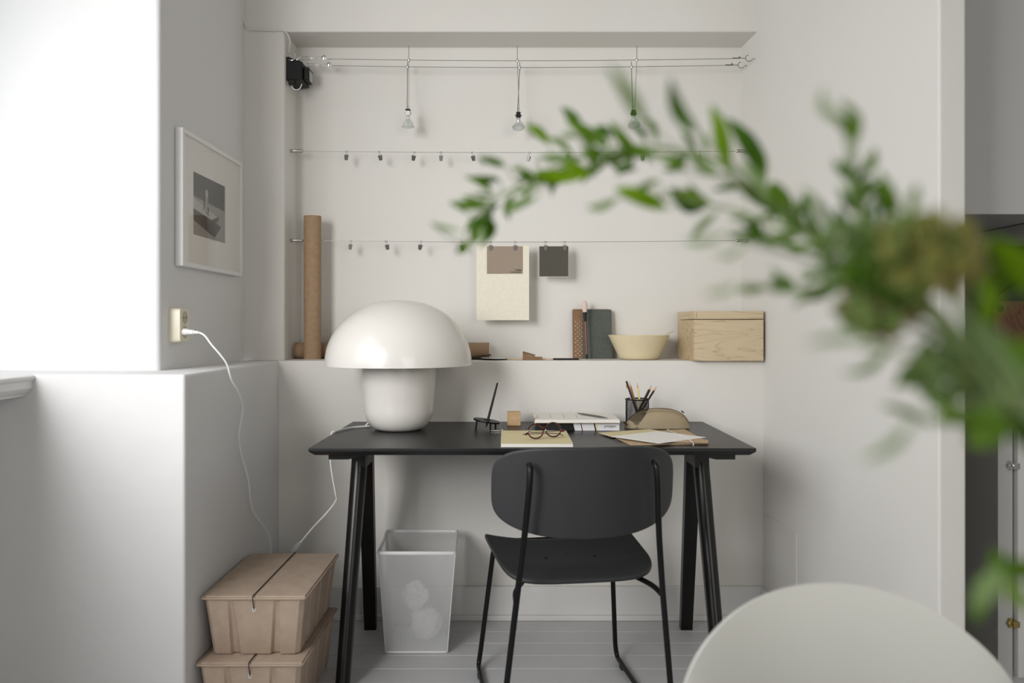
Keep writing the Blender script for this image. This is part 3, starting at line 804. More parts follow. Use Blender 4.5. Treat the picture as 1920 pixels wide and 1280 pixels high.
def make_clip():
    t = thing('wire_clip', 'x', 'clip', (0, 3.137, 1), group='small steel clips on the picture wires')
    hk = MB(); c = Vector((0, 3.137, .9985))
    hk.tube([c + Vector((.0042*math.sin(R(a)), 0, .0042*math.cos(R(a)))) for a in range(-150, 181, 22)] + [c+Vector((0, 0, -.012))], .0008, 6)
    hk.build('hook', 'steel_dark', t)
    j = MB()
    j.add([(-.0075, 3.1325, .9865), (.0075, 3.1325, .9865), (.0055, 3.1355, .9665), (-.0055, 3.1355, .9665), (-.0075, 3.1312, .9865), (.0075, 3.1312, .9865), (.0055, 3.1345, .9665), (-.0055, 3.1345, .9665)],
          [(0,1,2,3), (7,6,5,4), (0,4,5,1), (1,5,6,2), (2,6,7,3), (3,7,4,0)])
    j.add([(-.0075, 3.1415, .9865), (.0075, 3.1415, .9865), (.0055, 3.1385, .9665), (-.0055, 3.1385, .9665), (-.0075, 3.1428, .9865), (.0075, 3.1428, .9865), (.0055, 3.1395, .9665), (-.0055, 3.1395, .9665)],
          [(0,1,2,3), (7,6,5,4), (0,4,5,1), (1,5,6,2), (2,6,7,3), (3,7,4,0)])
    j.rodr((-.0062, 3.137, .9795), (.0062, 3.137, .9795), .0028, 8)
    j.build('jaw', 'steel_dark', t, bevel=.0004)
    return t
clip0 = make_clip(); used = []
ords = ['first', 'second', 'third', 'fourth', 'fifth', 'sixth', 'seventh', 'eighth', 'ninth', 'tenth']
def place_clip(u, z, label, ang=0, yaw=0):
    x = (u-CX)/F*3.137; loc = (x, 3.137, wire_z(z, x)+.0)
    rot = (0, R(ang), R(yaw))
    if not used:
        c = clip0; c.location = loc; c.rotation_euler = rot; c['label'] = label
    else: c = copy_thing(clip0, loc, label, rot)
    used.append(c); return c
rnd = [(-4, 30), (14, 40), (-12, -35), (0, 15), (16, 35), (-12, -20), (-16, 20), (0, -40), (0, 60)]
for i, u in enumerate((650, 711, 777, 827, 885, 993, 1067, 1205, 1312)):
    lab = 'steel clip hanging free on the upper wire, %s from its left end' % ords[i]
    place_clip(u, Z1, lab, -rnd[i][0], rnd[i][1])
for i, (u, a, yw) in enumerate(((658, 6, 10), (724, -12, 25), (790, 14, 40), (866, -10, 60))):
    place_clip(u, Z2, 'steel clip hanging free on the lower wire, %s from its left end' % ords[i], a, yw)
for u, lab in ((920, 'steel clip holding the taupe card by its left corner'), (966, 'steel clip holding the taupe card by its right corner'),
               (1023, 'steel clip holding the dark grey card by its left corner'), (1059, 'steel clip holding the dark grey card by its right corner')):
    place_clip(u, Z2, lab)
# papers: slightly curved sheets
def sheet(name, u0, v0, u1, v1, Y, m, label, cat, back=None, curl=.003, th=.0006):
    p0, p1 = P(u0, v0, Y), P(u1, v1, Y)
    mb = MB(); nu, nv = 8, 8; vs = []
    for side in (0, 1):
        for j in range(nv+1):
            for i in range(nu+1):
                s, t = i/nu, j/nv
                y = Y + curl*(t*t) - curl*1.2*(2*s-1)**2*t + side*th
                vs.append((lerp(p0.x, p1.x, s), y, lerp(p0.z, p1.z, t)))
    N = (nu+1)*(nv+1); fs = []; ms = []
    for side in (0, 1):
        for j in range(nv):
            for i in range(nu):
                a = side*N + j*(nu+1)+i; q = (a, a+1, a+nu+2, a+nu+1); fs.append(q if side else q[::-1])
    for i in range(nu):
        fs.append((i, i+1, N+i+1, N+i)); a = nv*(nu+1)+i; fs.append((a+1, a, N+a, N+a+1))
    for j in range(nv):
        a = j*(nu+1); fs.append((a+nu+1, a, N+a, N+a+nu+1)); a += nu; fs.append((a, a+nu+1, N+a+nu+1, N+a))
    mb.add(vs, fs)
    return mb.build(name, m, None, angle=60)
s1 = sheet('paper_sheet', 893.5, 460.5, 992, 600, 3.138, 'cream_paper', '', ''); tag(s1, 'large cream textured paper sheet hanging from the lower wire', 'paper')
s2 = sheet('color_card', 913, 461.5, 980, 513, 3.1363, 'taupe', '', '', curl=.0008); tag(s2, 'taupe colour card clipped in front of the large cream sheet', 'card')
s3 = sheet('color_card', 1011, 461.5, 1065.5, 518, 3.1363, 'dark_card', '', '', curl=.0015); tag(s3, 'dark grey square card hanging right of the cream sheet', 'card')
s4 = sheet('paper_sheet', 1010.3, 460.8, 1066.3, 518.8, 3.1385, 'white_paper', '', '', curl=.0012); tag(s4, 'white paper square showing only as a thin edge behind the dark grey card', 'paper')
RX = Matrix.Rotation(R(90), 3, 'X')
text_obj('card_lettering', 'TUMBA', .0085, 'ink', s2, P(978, 507.5, 3.1350), RX, align='RIGHT')
cl_ = MB(); cp0 = P(957.5, 510.6, 3.1352)
for k_ in range(14): cl_.b2((cp0.x+k_*.0030, 3.1351, cp0.z), (cp0.x+k_*.0030+.0021, 3.1353, cp0.z+(.0022 if k_ % 3 else .0030)))
cl_.build('card_lettering', 'ink', s2, sm=False)

# ---------------------------------------------------------------- low-voltage cable lights
WZ = 2.128
YA, YB = 3.07, 3.15
def cz(x): return WZ - .010*math.sin(math.pi*(x+.87)/1.81)
def tension(Y, label, fl):
    t = thing('lighting_cable', label, 'cable', (.03, Y, WZ), group='pair of lighting cables under the lintel')
    xa, xb = -.870, WX(Y)-.001
    pts = [Vector((lerp(xa+.16, xb-.06, k/20), Y, 0)) for k in range(21)]
    for p in pts: p.z = cz(p.x)
    c = MB().tube(pts, .00115, 6); c.build('cable', 'steel_dark', t)
    hk = MB()
    hk.tube([(xa, Y, WZ+.006), (xa+.006, Y, WZ+.005)] + [Vector((xa+.021-.015*math.cos(R(a)), Y+.004*fl, WZ+.006+.016*math.sin(R(a)))) for a in range(0, 310, 22)], .0019, 8)
    hk.build('hook', 'chrome', t)
    tb = MB(); x1_ = xa+.035
    tb.rodr((x1_, Y, WZ), (x1_+.02, Y, WZ), .0014, 8)
    for dz in (-.0052, .0052): tb.box((x1_+.035, Y, WZ+dz), (.036, .004, .0024))
    for dx_ in (.019, .051): tb.box((x1_+dx_, Y, WZ), (.006, .007, .0125))
    tb.rodr((x1_+.053, Y, WZ), (x1_+.072, Y, WZ), .0016, 8)
    tb.build('turnbuckle', 'chrome', t, bevel=.0004)
    cl = MB()
    lp = [Vector((x1_+.098+.018*math.cos(R(a))*1.3, Y+.003*fl, WZ-.001+.006*math.sin(R(a)))) for a in range(0, 360, 24)]
    cl.tube(lp, .0010, 6, closed=True)
    cl.lathe([(.0095, 0), (.0095, .006), (.004, .008)], 8, (x1_+.112, Y-.004, WZ), Matrix.Rotation(R(90), 3, 'X'))
    cl.tube([(x1_+.112, Y, WZ-.002), (x1_+.128, Y, WZ-.008), (x1_+.140, Y, WZ-.020 if fl > 0 else WZ-.004)], .0012, 6)
    cl.build('cable_clamp', 'chrome', t)
    rh = MB()
    rh.tube([Vector((xb-.022+.014*math.cos(R(a)), Y, WZ+.012*math.sin(R(a)))) for a in range(100, 330, 20)], .0014, 6)
    rh.rodr((xb-.010, Y, WZ-.004), (xb+.001, Y, WZ-.002), .0013, 6)
    rh.build('hook', 'steel_dark', t)
    rc = MB().rodr((xb-.085, Y, WZ+.0015), (xb-.034, Y, WZ-.0005), .0015, 6).rodr((xb-.062, Y, WZ), (xb-.06, Y-.002, WZ+.008), .0012, 6)
    rc.lathe([(.004, 0), (.004, .005)], 8, (xb-.060, Y-.002, WZ), Matrix.Rotation(R(90), 3, 'X'))
    rc.build('cable_clamp', 'steel_dark', t)
tension(YA, 'front steel lighting cable with turnbuckle, stretched under the lintel', -1)
tension(YB, 'rear steel lighting cable, nearer the wall, stretched under the lintel', 1)
def spot(ua, ub, uc, vb, label, style, first=None):
    xa, xb, xc = (ua-CX)/F*YA, (ub-CX)/F*YB, (uc-CX)/F*3.11
    zs = CZ-(vb-CY)/F*3.11     # top of the socket
    t = thing('pendant_spotlight', label, 'lamp', (xc, 3.11, zs-.05), group='small halogen spotlights on the cables')
    ra = MB().tube([(xa, YA, 2.175), (xa, YA, cz(xa)+.004), (xa, YA, cz(xa)-.004), (xc+.0035, 3.108, zs)], .0011, 6); ra.build('rod', 'steel_dark', t)
    rb = MB().tube([(xb, YB, cz(xb)+.02), (xb, YB, cz(xb)-.004), (xc-.0035, 3.112, zs)], .0014, 6); rb.build('rod', 'steel_dark', t)
    for x, y in ((xa, YA), (xb, YB)):
        MB().lathe([(.0045, -.006), (.0055, -.003), (.0055, .004), (.003, .006)], 12, (x, y, cz(x))).build('cable_grip', 'steel', t)
    s = MB().box((xc, 3.11, zs-.010), (.017, .016, .022)); s.rodr((xc-.013, 3.11, zs-.012), (xc+.013, 3.11, zs-.012), .0028, 8); s.rodr((xc, 3.11, zs), (xc, 3.11, zs+.02), .0008, 6)
    s.build('socket', 'black_plastic' if style else 'steel', t, bevel=.001)
    if not style: MB().box((xc, 3.11, zs+.0005), (.018, .017, .007)).build('socket_cap', 'black_plastic', t)
    rot = Matrix.Rotation(R(0 if style == 0 else -22), 3, 'X')
    b = MB().lathe([(.0005, .0), (.006, 0), (.0065, -.010), (.010, -.014), (.017, -.024), (.0225, -.037), (.0245, -.041), (.0245, -.043), (.0228, -.0435), (.0005, -.0405)], 32,
                   (xc, 3.11, zs-.022), rot, cap=False)
    b.build('bulb', 'reflector', t, angle=40)
    MB().lathe([(.0045, -.008), (.0055, -.03), (.003, -.036)], 12, (xc, 3.11, zs-.022), rot).build('bulb_burner', 'chrome', t)
    return t
spot(766.5, 764, 765, 207, 'leftmost hanging spotlight, its glass bulb facing straight down', 0)
spot(970, 974.5, 972, 211, 'middle hanging spotlight with a clear round glass bulb', 1)
spot(1194, 1184, 1188, 207, 'rightmost hanging spotlight, partly behind a green leaf', 1)

# transformer on the niche side wall
tr_ = thing('transformer', 'black transformer box on the niche side wall below the cable hooks', 'transformer', (-.86, 3.12, 2.03))
body = MB()
body.add([(-.871, 3.072, 2.139), (-.871, 3.072, 2.045), (-.826, 3.080, 2.048), (-.813, 3.085, 2.048), (-.813, 3.085, 2.120), (-.830, 3.078, 2.124), (-.850, 3.074, 2.130)]
         + [(-.871, 3.20, 2.139), (-.871, 3.20, 2.045), (-.826, 3.195, 2.048), (-.813, 3.195, 2.048), (-.813, 3.195, 2.120), (-.830, 3.20, 2.124), (-.850, 3.20, 2.130)],
         [(0,1,2,3,4,5,6), (13,12,11,10,9,8,7)] + [(i, 7+i, 7+(i+1) % 7, (i+1) % 7) for i in range(7)])
body.build('housing', 'black_plastic', tr_, bevel=.003)
MB().b2((-.813, 3.105, 2.056), (-.792, 3.175, 2.105)).build('terminal_block', 'black_plastic', tr_, bevel=.003)
MB().b2((-.7925, 3.115, 2.056), (-.7915, 3.165, 2.096)).build('rating_label', 'grey_label', tr_)
MB().b2((-.862, 3.068, 2.026), (-.838, 3.09, 2.046)).build('cable_gland', 'black_plastic', tr_, bevel=.002)
MB().tube(smooth([(-.855, 3.08, 2.034), (-.848, 3.085, 2.016), (-.835, 3.09, 2.012), (-.824, 3.095, 2.020), (-.818, 3.10, 2.038)], 6), .002, 8).build('wire_loop', 'cord', tr_)
pc = [P(457, -30, 3.044), P(457, 20, 3.044), P(459, 44, 3.044), P(464, 53, 3.044), P(474, 56, 3.044), P(500, 57, 3.044), P(524, 57, 3.044), P(533, 58, 3.042), P(540, 66, 3.05), P(544, 78, 3.06), (-.866, 3.09, 2.16), (-.866, 3.10, 2.14)]
pcb = MB().tube(smooth(pc, 6), .0028, 8)
pco = thing('power_cable', 'white cable clipped along the wall down to the transformer', 'cable', P(474, 56, 3.045))
pcb.build('cable', 'wall', pco)
for u, v in ((465, 54), (514, 57)):
    MB().box(P(u, v, 3.045), (.006, .010, .012)).build('cable_clip', 'wall', pco, bevel=.002)

# ---------------------------------------------------------------- things on the desk
D0 = DZ + .0004
# pen stand
ps = thing('pen_stand', 'black three-legged disc pen stand at the left of the wooden cube', 'pen stand', (-.087, 2.735, D0))
rot = Matrix.Rotation(R(9), 3, 'Y')
cdz = Vector((-.0865, 2.735, D0+.030))
MB().lathe([(.0145, -.003), (.046, -.003), (.047, 0), (.046, .003), (.0145, .003), (.0145, -.003)], 48, cdz, rot, cap=False).build('disc', 'black_metal', ps)
for x, y in ((-.034, .0), (.014, -.034), (.030, .026)):
    tp_ = cdz + rot @ Vector((x, y, -.002)); MB().tube([tp_, Vector((tp_.x-.004*(1 if x < 0 else 0), tp_.y, D0))], .0032, 10).build('leg', 'black_metal', ps)
pn0, pn1 = Vector((-.0885, 2.722, D0+.010)), Vector((-.050, 2.752, .900))
d = pn1-pn0
pn = MB().tube([pn0, pn0+d*.12, pn0+d*.5, pn1-d*.03, pn1], [.0022, .0044, .0042, .0030, .0026], 14)
tag(pn.build('pen', 'black_plastic', None), 'slim black pen standing tilted in the black disc stand', 'pen')
th = thing('key_charm', 'small silver charm on a thin thread beside the pen stand', 'charm', P(940, 803, 2.68))
MB().tube([pn1+Vector((.001, 0, -.003)), P(936.5, 760, 2.73), P(938.5, 796, 2.70), (P(940, 801, 2.69).x, 2.69, D0+.004)], .00035, 5).build('thread', 'steel_dark', th)
kc = MB(); kp = Vector((P(942, 803, 2.68).x, 2.67, D0+.003))
kc.tube([kp, kp+Vector((-.040, .018, .001))], .0013, 6); kc.tube([kp+Vector((-.001, 0, 0)), kp+Vector((-.028, -.004, .001))], .0010, 6)
kc.tube([kp+Vector((.006+.006*math.cos(R(a)), .006*math.sin(R(a)), 0)) for a in range(0, 360, 30)], .0011, 6, closed=True)
kc.ball(kp+Vector((0, .004, .003)), .0028)
kc.build('charm_key', 'chrome', th)
# wooden cube
cb = MB().box(((963.5-CX)/F*2.86, 2.862, D0+.024), (.048, .046, .048))
tag(cb.build('wooden_cube', 'oak_cube', None, bevel=.0012), 'small light oak cube on the desk behind the beige notebook', 'cube')
# two books
def rot_box(mb, x0, x1, y0, y1, z0, z1, sk=0.0, mi=0):
    """box sheared slightly in x with y"""
    f = lambda x, y, z: Vector((x + sk*(y-y0), y, z))
    mb.add([f(x0, y0, z0), f(x1, y0, z0), f(x1, y1, z0), f(x0, y1, z0), f(x0, y0, z1), f(x1, y0, z1), f(x1, y1, z1), f(x0, y1, z1)],
           [(3,2,1,0),(4,5,6,7),(0,1,5,4),(1,2,6,5),(2,3,7,6),(3,0,4,7)], mi)
    return mb
bk = thing('book', 'thick closed book with a black and white spine under the open notebook', 'book', (.22, 2.80, D0))
bY, bz0, bz1 = 2.710, D0, D0+.0268
cv = MB()
rot_box(cv, .080, .3665, bY, bY+.205, bz0, bz0+.0015, -.0); rot_box(cv, .080, .3665, bY, bY+.205, bz1-.0015, bz1, 0)
rot_box(cv, .080, .3665, bY-.0005, bY+.0015, bz0, bz1)
cv.build('cover', 'black_plastic', bk, bevel=.0008)
rot_box(MB(), .083, .3645, bY+.002, bY+.202, bz0+.0016, bz1-.0016).build('pages', 'page', bk)
def spx(u): return (u-CX)/F*(bY-.001)
def spine(pts, m, k, name):
    # pts: (u, 0..1 down the spine)
    MB().slab([(spx(u), bY-.0006-.0003*k, lerp(bz1, bz0, v)) for u, v in pts], (0, -.0003, 0)).build(name, m, bk, sm=False)
spine([(1074.5, .0), (1161.5, 0), (1161.5, 1), (1078, 1)], 'p_white', 0, 'spine_print')
spine([(1088, 0), (1089.5, 0), (1093, 1), (1091, 1)], 'red_wood', 1, 'spine_print')
spine([(1112.5, 0), (1115, 0), (1118.5, 1), (1116, 1)], 'black_plastic', 1, 'spine_print')
spine([(1115.5, 0), (1118, 0), (1121.5, 1), (1119, 1)], 'p_yellow', 1, 'spine_print')
# spine title, printed upside down as the book lies face down
text_obj('spine_lettering', 'nebbenf', .0125, 'ink', bk, (spx(1155), bY-.0014, lerp(bz1, bz0, .36)), Matrix.Rotation(R(90), 3, 'X') @ Matrix.Rotation(R(180), 3, 'Z'))
nb = thing('open_notebook', 'open notebook with ruled white pages on top of the thick book', 'notebook', (.22, 2.80, bz1+.0003))
nz0 = bz1+.0004; nz1 = nz0+.0125; nY0, nY1 = 2.688, 2.915
nbk = MB(); f = lambda x, y, z: Vector((x + (-.004 if x > .2 else .007)*(y-nY0)/(nY1-nY0), y, z))
rot_box(nbk, .075, .3655, nY0+.001, nY1, nz0, nz0+.0012); nbk.build('cover', 'kraft_dark', nb)
rot_box(MB(), .076, .3640, nY0+.0005, nY1-.002, nz0+.0013, nz1-.004).rotate if False else None
pg_ = MB()
for k_ in range(5): rot_box(pg_, .0765+.0004*k_, .3648-.0005*k_, nY0+.0005*k_, nY1-.002, nz0+.0013+k_*.0022, nz0+.0013+(k_+1)*.0022-.0002)
pg_.build('pages', 'page', nb)
ln = MB()
for u in (1007, 1031, 1056, 1080):
    x = (u-CX)/F*2.80
    ln.slab([(x, 2.74, nz1-.0001), (x+.0012, 2.74, nz1-.0001), (x+.0012, 2.83, nz1-.0001), (x, 2.83, nz1-.0001)], (0, 0, .0002))
ln.slab([(.09, 2.706, nz1-.0001), (.34, 2.706, nz1-.0001), (.34, 2.7072, nz1-.0001), (.09, 2.7072, nz1-.0001)], (0, 0, .0002))
ln.build('ruling', 'pale_ink', nb, sm=False)
# upturned leaf of paper at the left edge
cu = MB(); pts = [(0, 0), (.003, .006), (.001, .014), (-.004, .022), (-.009, .028)]
vs = []
for k_, (dx_, dz_) in enumerate(pts):
    for y in (2.70, 2.74): vs.append((.0745+dx_, y, nz0-.012+dz_*1.55))
cu.add(vs, [(2*i, 2*i+1, 2*i+3, 2*i+2) for i in range(4)])
co = cu.build('curled_leaf', 'kraft', nb); sm_ = co.modifiers.new('thick', 'SOLIDIFY'); sm_.thickness = .0008
# grey pen on the notebook
pp0, pp1 = PZ(1084, 774.5, nz1+.004), PZ(1140, 783.5, nz1+.004)
d = pp1-pp0
gp = thing('ballpoint_pen', 'grey metal pen lying on the open notebook', 'pen', pp0)
MB().tube([pp0, pp0+d*.1, pp0+d*.12, pp0+d*.75, pp0+d*.88, pp1], [.0022, .0022, .0036, .0036, .0022, .0006], 12).build('barrel', 'steel_dark', gp)
MB().tube([pp0+d*.14+Vector((0, -.003, .003)), pp0+d*.42+Vector((0, -.004, .0035))], .0009, 6).build('pocket_clip', 'steel', gp)
# beige notebook in front
n2 = thing('notebook', 'beige covered notebook with glasses on it at the front of the desk', 'notebook', (.07, 2.48, D0))
ny0, ny1 = 2.338, 2.632
def qslab(c4, z0_, z1_, m, name, parent, bevel=0):
    mb = MB(); mb.add([(x, y, z0_) for x, y in c4] + [(x, y, z1_) for x, y in c4], [(3,2,1,0),(4,5,6,7),(0,1,5,4),(1,2,6,5),(2,3,7,6),(3,0,4,7)])
    return mb.build(name, m, parent, bevel=bevel)
c4 = [(-.0325, ny0), (.1790, ny0), (.1785, ny1), (-.0345, ny1)]
qslab(c4, D0, D0+.0092, 'page', 'pages', n2)
qslab([(-.033, ny0-.0005), (.1795, ny0-.0005), (.1790, ny1+.0005), (-.035, ny1+.0005)], D0+.0093, D0+.0101, 'beige_cover', 'cover', n2)
cl_ = MB()
for k_ in range(9): cl_.b2((-.014+k_*.0052, 2.590, D0+.0101), (-.014+k_*.0052+.0030, 2.5945, D0+.0103))
cl_.build('cover_lettering', 'pale_ink', n2, sm=False)
# glasses
NZ = D0+.0102
gs = thing('glasses', 'round dark red tortoiseshell glasses lying folded on the beige notebook', 'glasses', (.09, 2.45, NZ))
gc = [Vector((.0716, 2.425, NZ+.0245)), Vector((.1270, 2.448, NZ+.0265))]
fdir = (gc[1]-gc[0]).normalized(); upv = Vector((0, .25, 1)).normalized(); upv = (upv-fdir*upv.dot(fdir)).normalized()
fm = MB()
for c in gc:
    fm.tube([c + fdir*.0252*math.cos(R(a)) + upv*.0215*math.sin(R(a)) for a in range(0, 360, 12)], .0022, 8, closed=True)
mid = (gc[0]+gc[1])/2
fm.tube(smooth([gc[0]+fdir*.0245+upv*.004, mid+upv*.009, gc[1]-fdir*.0245+upv*.004], 6), .0024, 8)
for c, s_ in ((gc[0], -1), (gc[1], 1)):
    fm.tube([c+fdir*s_*.024-upv*.003, c+fdir*s_*.034-upv*.007], .0035, 8)
fm.build('frame_front', 'tortoise', gs)
nv_ = fdir.cross(upv)
for c in gc:
    MB().slab([c + fdir*.0245*math.cos(R(a)) + upv*.0208*math.sin(R(a)) for a in range(0, 360, 15)], nv_*.001).build('lens', 'glass', gs)
for c, s_ in ((gc[0], -1), (gc[1], 1)):
    h0 = c+fdir*s_*.034-upv*.007; bkv = Vector((0, 1, 0))
    e_ = h0 - fdir*s_*.105 + bkv*(.020 if s_ < 0 else .032) 
    e_.z = NZ+.012 if s_ < 0 else NZ+.018
    tail = e_ - fdir*s_*.022; tail.z = NZ+.003 if s_ < 0 else NZ+.040
    tail.z = min(tail.z, NZ+.034)
    MB().tube(smooth([h0, h0+bkv*.012, e_, tail], 6), .0019, 8, flat=.7).build('temple', 'tortoise', gs)

# mesh pencil cup with pencils
cupc = Vector((.4405, 2.80, D0))
cp = thing('pencil_cup', 'black metal mesh pencil cup full of pencils', 'cup', cupc)
rc_, hc_ = .0400, .0985
ms = MB(); nn = 56
for sg in (1, -1):
    for k_ in range(nn):
        pts = []
        for j in range(9):
            a = 2*math.pi*k_/nn + sg*j/8*2*math.pi*(28/nn)*1.0; pts.append(cupc+Vector((rc_*math.cos(a), rc_*math.sin(a), .003+j/8*(hc_-.004))))
        ms.tube(pts, .00042, 3)
ms.build('mesh_wall', 'black_metal', cp)
MB().tube([cupc+Vector(((rc_+.001)*math.cos(R(a)), (rc_+.001)*math.sin(R(a)), hc_)) for a in range(0, 360, 10)], .0024, 8, closed=True).build('rim', 'black_metal', cp)
MB().lathe([(.0005, 0), (rc_+.001, 0), (rc_+.001, .004), (.0005, .004)], 40, cupc, cap=False).build('base', 'black_metal', cp)
MB().rodr(cupc+Vector((-rc_, 0, 0)), cupc+Vector((-rc_, 0, hc_)), .0012, 6).rodr(cupc+Vector((rc_, 0, 0)), cupc+Vector((rc_, 0, hc_)), .0012, 6).build('seam', 'black_metal', cp)
def pencil(u, v, Yt, bx_, by_, m, label, r=.0036, blunt=False):
    tip = P(u, v, Yt); b = cupc + Vector((bx_, by_, .0055)); d = (tip-b).normalized(); L = (tip-b).length
    t = thing('pencil', label, 'pencil', b, group='pencils in the mesh cup')
    if blunt:
        MB().tube([b, tip], r, 6).build('barrel', m, t); 
        MB().tube([tip-d*.001, tip+d*.0006], [r*1.02, r*.8], 6).build('end_cap', m, t); return t
    MB().tube([b, tip-d*.017], r, 6).build('barrel', m, t)
    MB().tube([tip-d*.017, tip-d*.004], [r*.98, .0011], 8).build('sharpened_wood', 'p_wood', t)
    MB().tube([tip-d*.004, tip], [.0011, .0003], 6).build('lead', m if m != 'p_yellow' else 'ink', t)
    return t
pencil(1172.5, 719, 2.80, .020, .006, 'p_white', 'white pencil leaning left, at the left edge of the mesh cup')
pencil(1174.5, 714.5, 2.785, .012, -.018, 'p_black', 'black blunt-ended pencil leaning left in the cup', blunt=True)
pencil(1180, 716, 2.82, .018, .020, 'p_orange', 'orange-brown pencil, pointing up between the black and yellow ones')
pencil(1194.5, 718, 2.825, .022, .012, 'p_yellow', 'pale yellow pencil near the middle of the cup')
pencil(1222, 722, 2.785, -.022, -.006, 'p_brown', 'thick dark brown pencil leaning right in the cup', r=.0046)
pencil(1231, 724.5, 2.80, -.016, .006, 'p_black', 'thin black pencil leaning furthest right in the cup', r=.0034)

# pencil case: a half-moon pouch
pcx, pcy = .5065, 2.785
pcs = thing('pencil_case', 'khaki half-moon leather pencil case lying in front of the mesh cup', 'pencil case', (pcx, pcy, D0))
halfw, hh_ = .1125, .068
def pc_outline(s):   # s in -1..1 -> height
    return hh_*(1-abs(s)**2.5)**0.55
mb = MB(); nu, nv = 40, 12; vs = []
for i in range(nu+1):
    s = -1+2*i/nu; s = math.sin(s*math.pi/2); H = max(pc_outline(s), .010)
    for j in range(nv+1):
        a = math.pi*j/nv   # front bottom -> over the top -> back bottom
        dep = .030*(1-.55*abs(s)**3)
        y = -math.cos(a)*dep*(1.0-.25*math.sin(a)); z = H*math.sin(a)**.75 if 0 < j < nv else 0
        sag = .0015*math.sin(9*s+2*a)*math.sin(a)
        vs.append((pcx+s*halfw+.006*z/hh_, pcy+y-sag, D0+z))
fs = [(i*(nv+1)+j, (i+1)*(nv+1)+j, (i+1)*(nv+1)+j+1, i*(nv+1)+j+1) for i in range(nu) for j in range(nv)]
fs += [tuple(range(nv+1)), tuple(nu*(nv+1)+j for j in range(nv, -1, -1))]
for i in range(nu): fs.append((i*(nv+1), i*(nv+1)+nv, (i+1)*(nv+1)+nv, (i+1)*(nv+1)))
mb.add(vs, fs); mb.build('pouch', 'canvas', pcs, angle=70)
zp = []; zq = []
for i in range(31):
    s = math.sin((-1+2*i/30)*math.pi/2)*.97; H = max(pc_outline(s), .012)
    zp.append((pcx+s*halfw+.006*H/hh_, pcy-.004, D0+H-.0005)); zq.append((pcx+s*halfw*.93+.006, pcy-.018*(1-.5*abs(s)**3), D0+H*.925-.001))
MB().tube(zp, .0022, 6).build('zip', 'canvas_dark', pcs)
MB().tube(zq, .0012, 6).build('piping', 'canvas', pcs)
MB().box((pcx-.1125, pcy-.014, D0+.017), (.016, .006, .006), Matrix.Rotation(R(42), 3, 'Y')).build('zip_tab', 'dark_leather', pcs, bevel=.001)
MB().box((pcx+.089, pcy-.004, D0+.056), (.012, .005, .004), Matrix.Rotation(R(38), 3, 'Y')).build('zip_end', 'dark_leather', pcs, bevel=.001)

# envelopes and papers at the right front of the desk
def flat(name, px, z, th, m, label, cat):
    pts = [PZ(u, v, z) for u, v in px]
    mb = MB().slab([(p.x, p.y, z) for p in pts], (0, 0, th)); return tag(mb.build(name, m, None, sm=False), label, cat)
flat('document_folder', ((1182, 834.5), (1143, 815), (1283, 806), (1331, 832)), D0, .0035, 'kraft', 'brown kraft folder lying lowest under the white sheet', 'folder')
flat('kraft_envelope', ((1148, 819.5), (1122, 811.5), (1218, 804.5), (1262, 813)), D0+.0045, .0010, 'kraft_dark' if False else 'beige_cover', 'beige envelope poking out to the left under the white sheet', 'envelope')
flat('document_folder', ((1235, 829), (1256, 815), (1328, 826), (1327, 830)), D0+.0062, .0022, 'kraft', 'upper brown kraft folder just beneath the white sheet, at the right', 'folder')
flat('paper_sheet', ((1236, 831.5), (1147, 818.5), (1232, 808.5), (1324, 820.0)), D0+.0090, .0012, 'white_paper', 'white diamond-turned sheet lying on the brown folders', 'paper')
el = MB()
q = [PZ(1251, 804.5, D0+.0046), PZ(1268, 812.5, D0+.0062), PZ(1272, 814, D0+.0112), PZ(1292, 823.5, D0+.0114), PZ(1300, 830, D0+.0092), PZ(1300, 835.5, D0+.002)]
el.tube(q, .0013, 6); tag(el.build('elastic_band', 'p_white', None), 'white elastic band around the brown folders on the desk', 'band')
# ---------------------------------------------------------------- kitchen behind the wall end
up = thing('wall_cabinet', 'grey-white kitchen wall cabinet at the top right', 'cabinet', (1.9, 2.3, 1.39))
MB().b2((1.16, 2.122, 1.392), (2.6, 2.748, 2.72)).build('body', 'cab', up)
MB().b2((1.165, 2.10, 1.390), (2.6, 2.120, 2.70)).build('door', 'cab', up, bevel=.002)
MB().b2((1.25, 2.50, 1.352), (1.68, 2.52, 1.3915)).build('light_rail', 'cab', up)
hd = thing('extractor_hood', 'pale grey extractor hood edge below the wall cabinet', 'hood', (1.9, 2.3, 1.32))
MB().b2((1.475, 2.27, 1.345), (2.2, 2.49, 1.3905)).build('hood_body', 'cab', hd, bevel=.002)
MB().lathe([(.006, 0), (.006, .002)], 16, (1.51, 2.2695, 1.372), Matrix.Rotation(R(90), 3, 'X')).build('screw', 'black_plastic', hd)
kb = thing('base_cabinet', 'off-white kitchen base cabinet with a hinged door at the right edge', 'cabinet', (1.8, 2.4, 0))
MB().b2((1.312, 2.165, .10), (2.6, 2.745, .868)).build('body', 'cab', kb)
MB().b2((1.312, 2.150, .08), (1.352, 2.165, .868)).build('stile', 'cab', kb, bevel=.001)
MB().b2((1.354, 2.146, .862), (2.6, 2.165, .868)).build('rail', 'cab', kb)
MB().b2((1.34, 2.20, 0), (2.6, 2.72, .0995)).build('plinth', 'cab', kb)
kd = MB().b2((1.357, 2.135, .152), (1.95, 2.158, .858)); kdo = kd.build('door', 'trimpaint', kb, bevel=.002)
for z, m_ in ((.72, 'chrome'), (.296, 'brass')):
    h = MB().rodr((1.343, 2.146, z-.012), (1.343, 2.146, z+.012), .006, 12).box((1.352, 2.137, z), (.016, .010, .016)).ball((1.338, 2.143, z), .006)
    h.build('hinge', m_, kb)
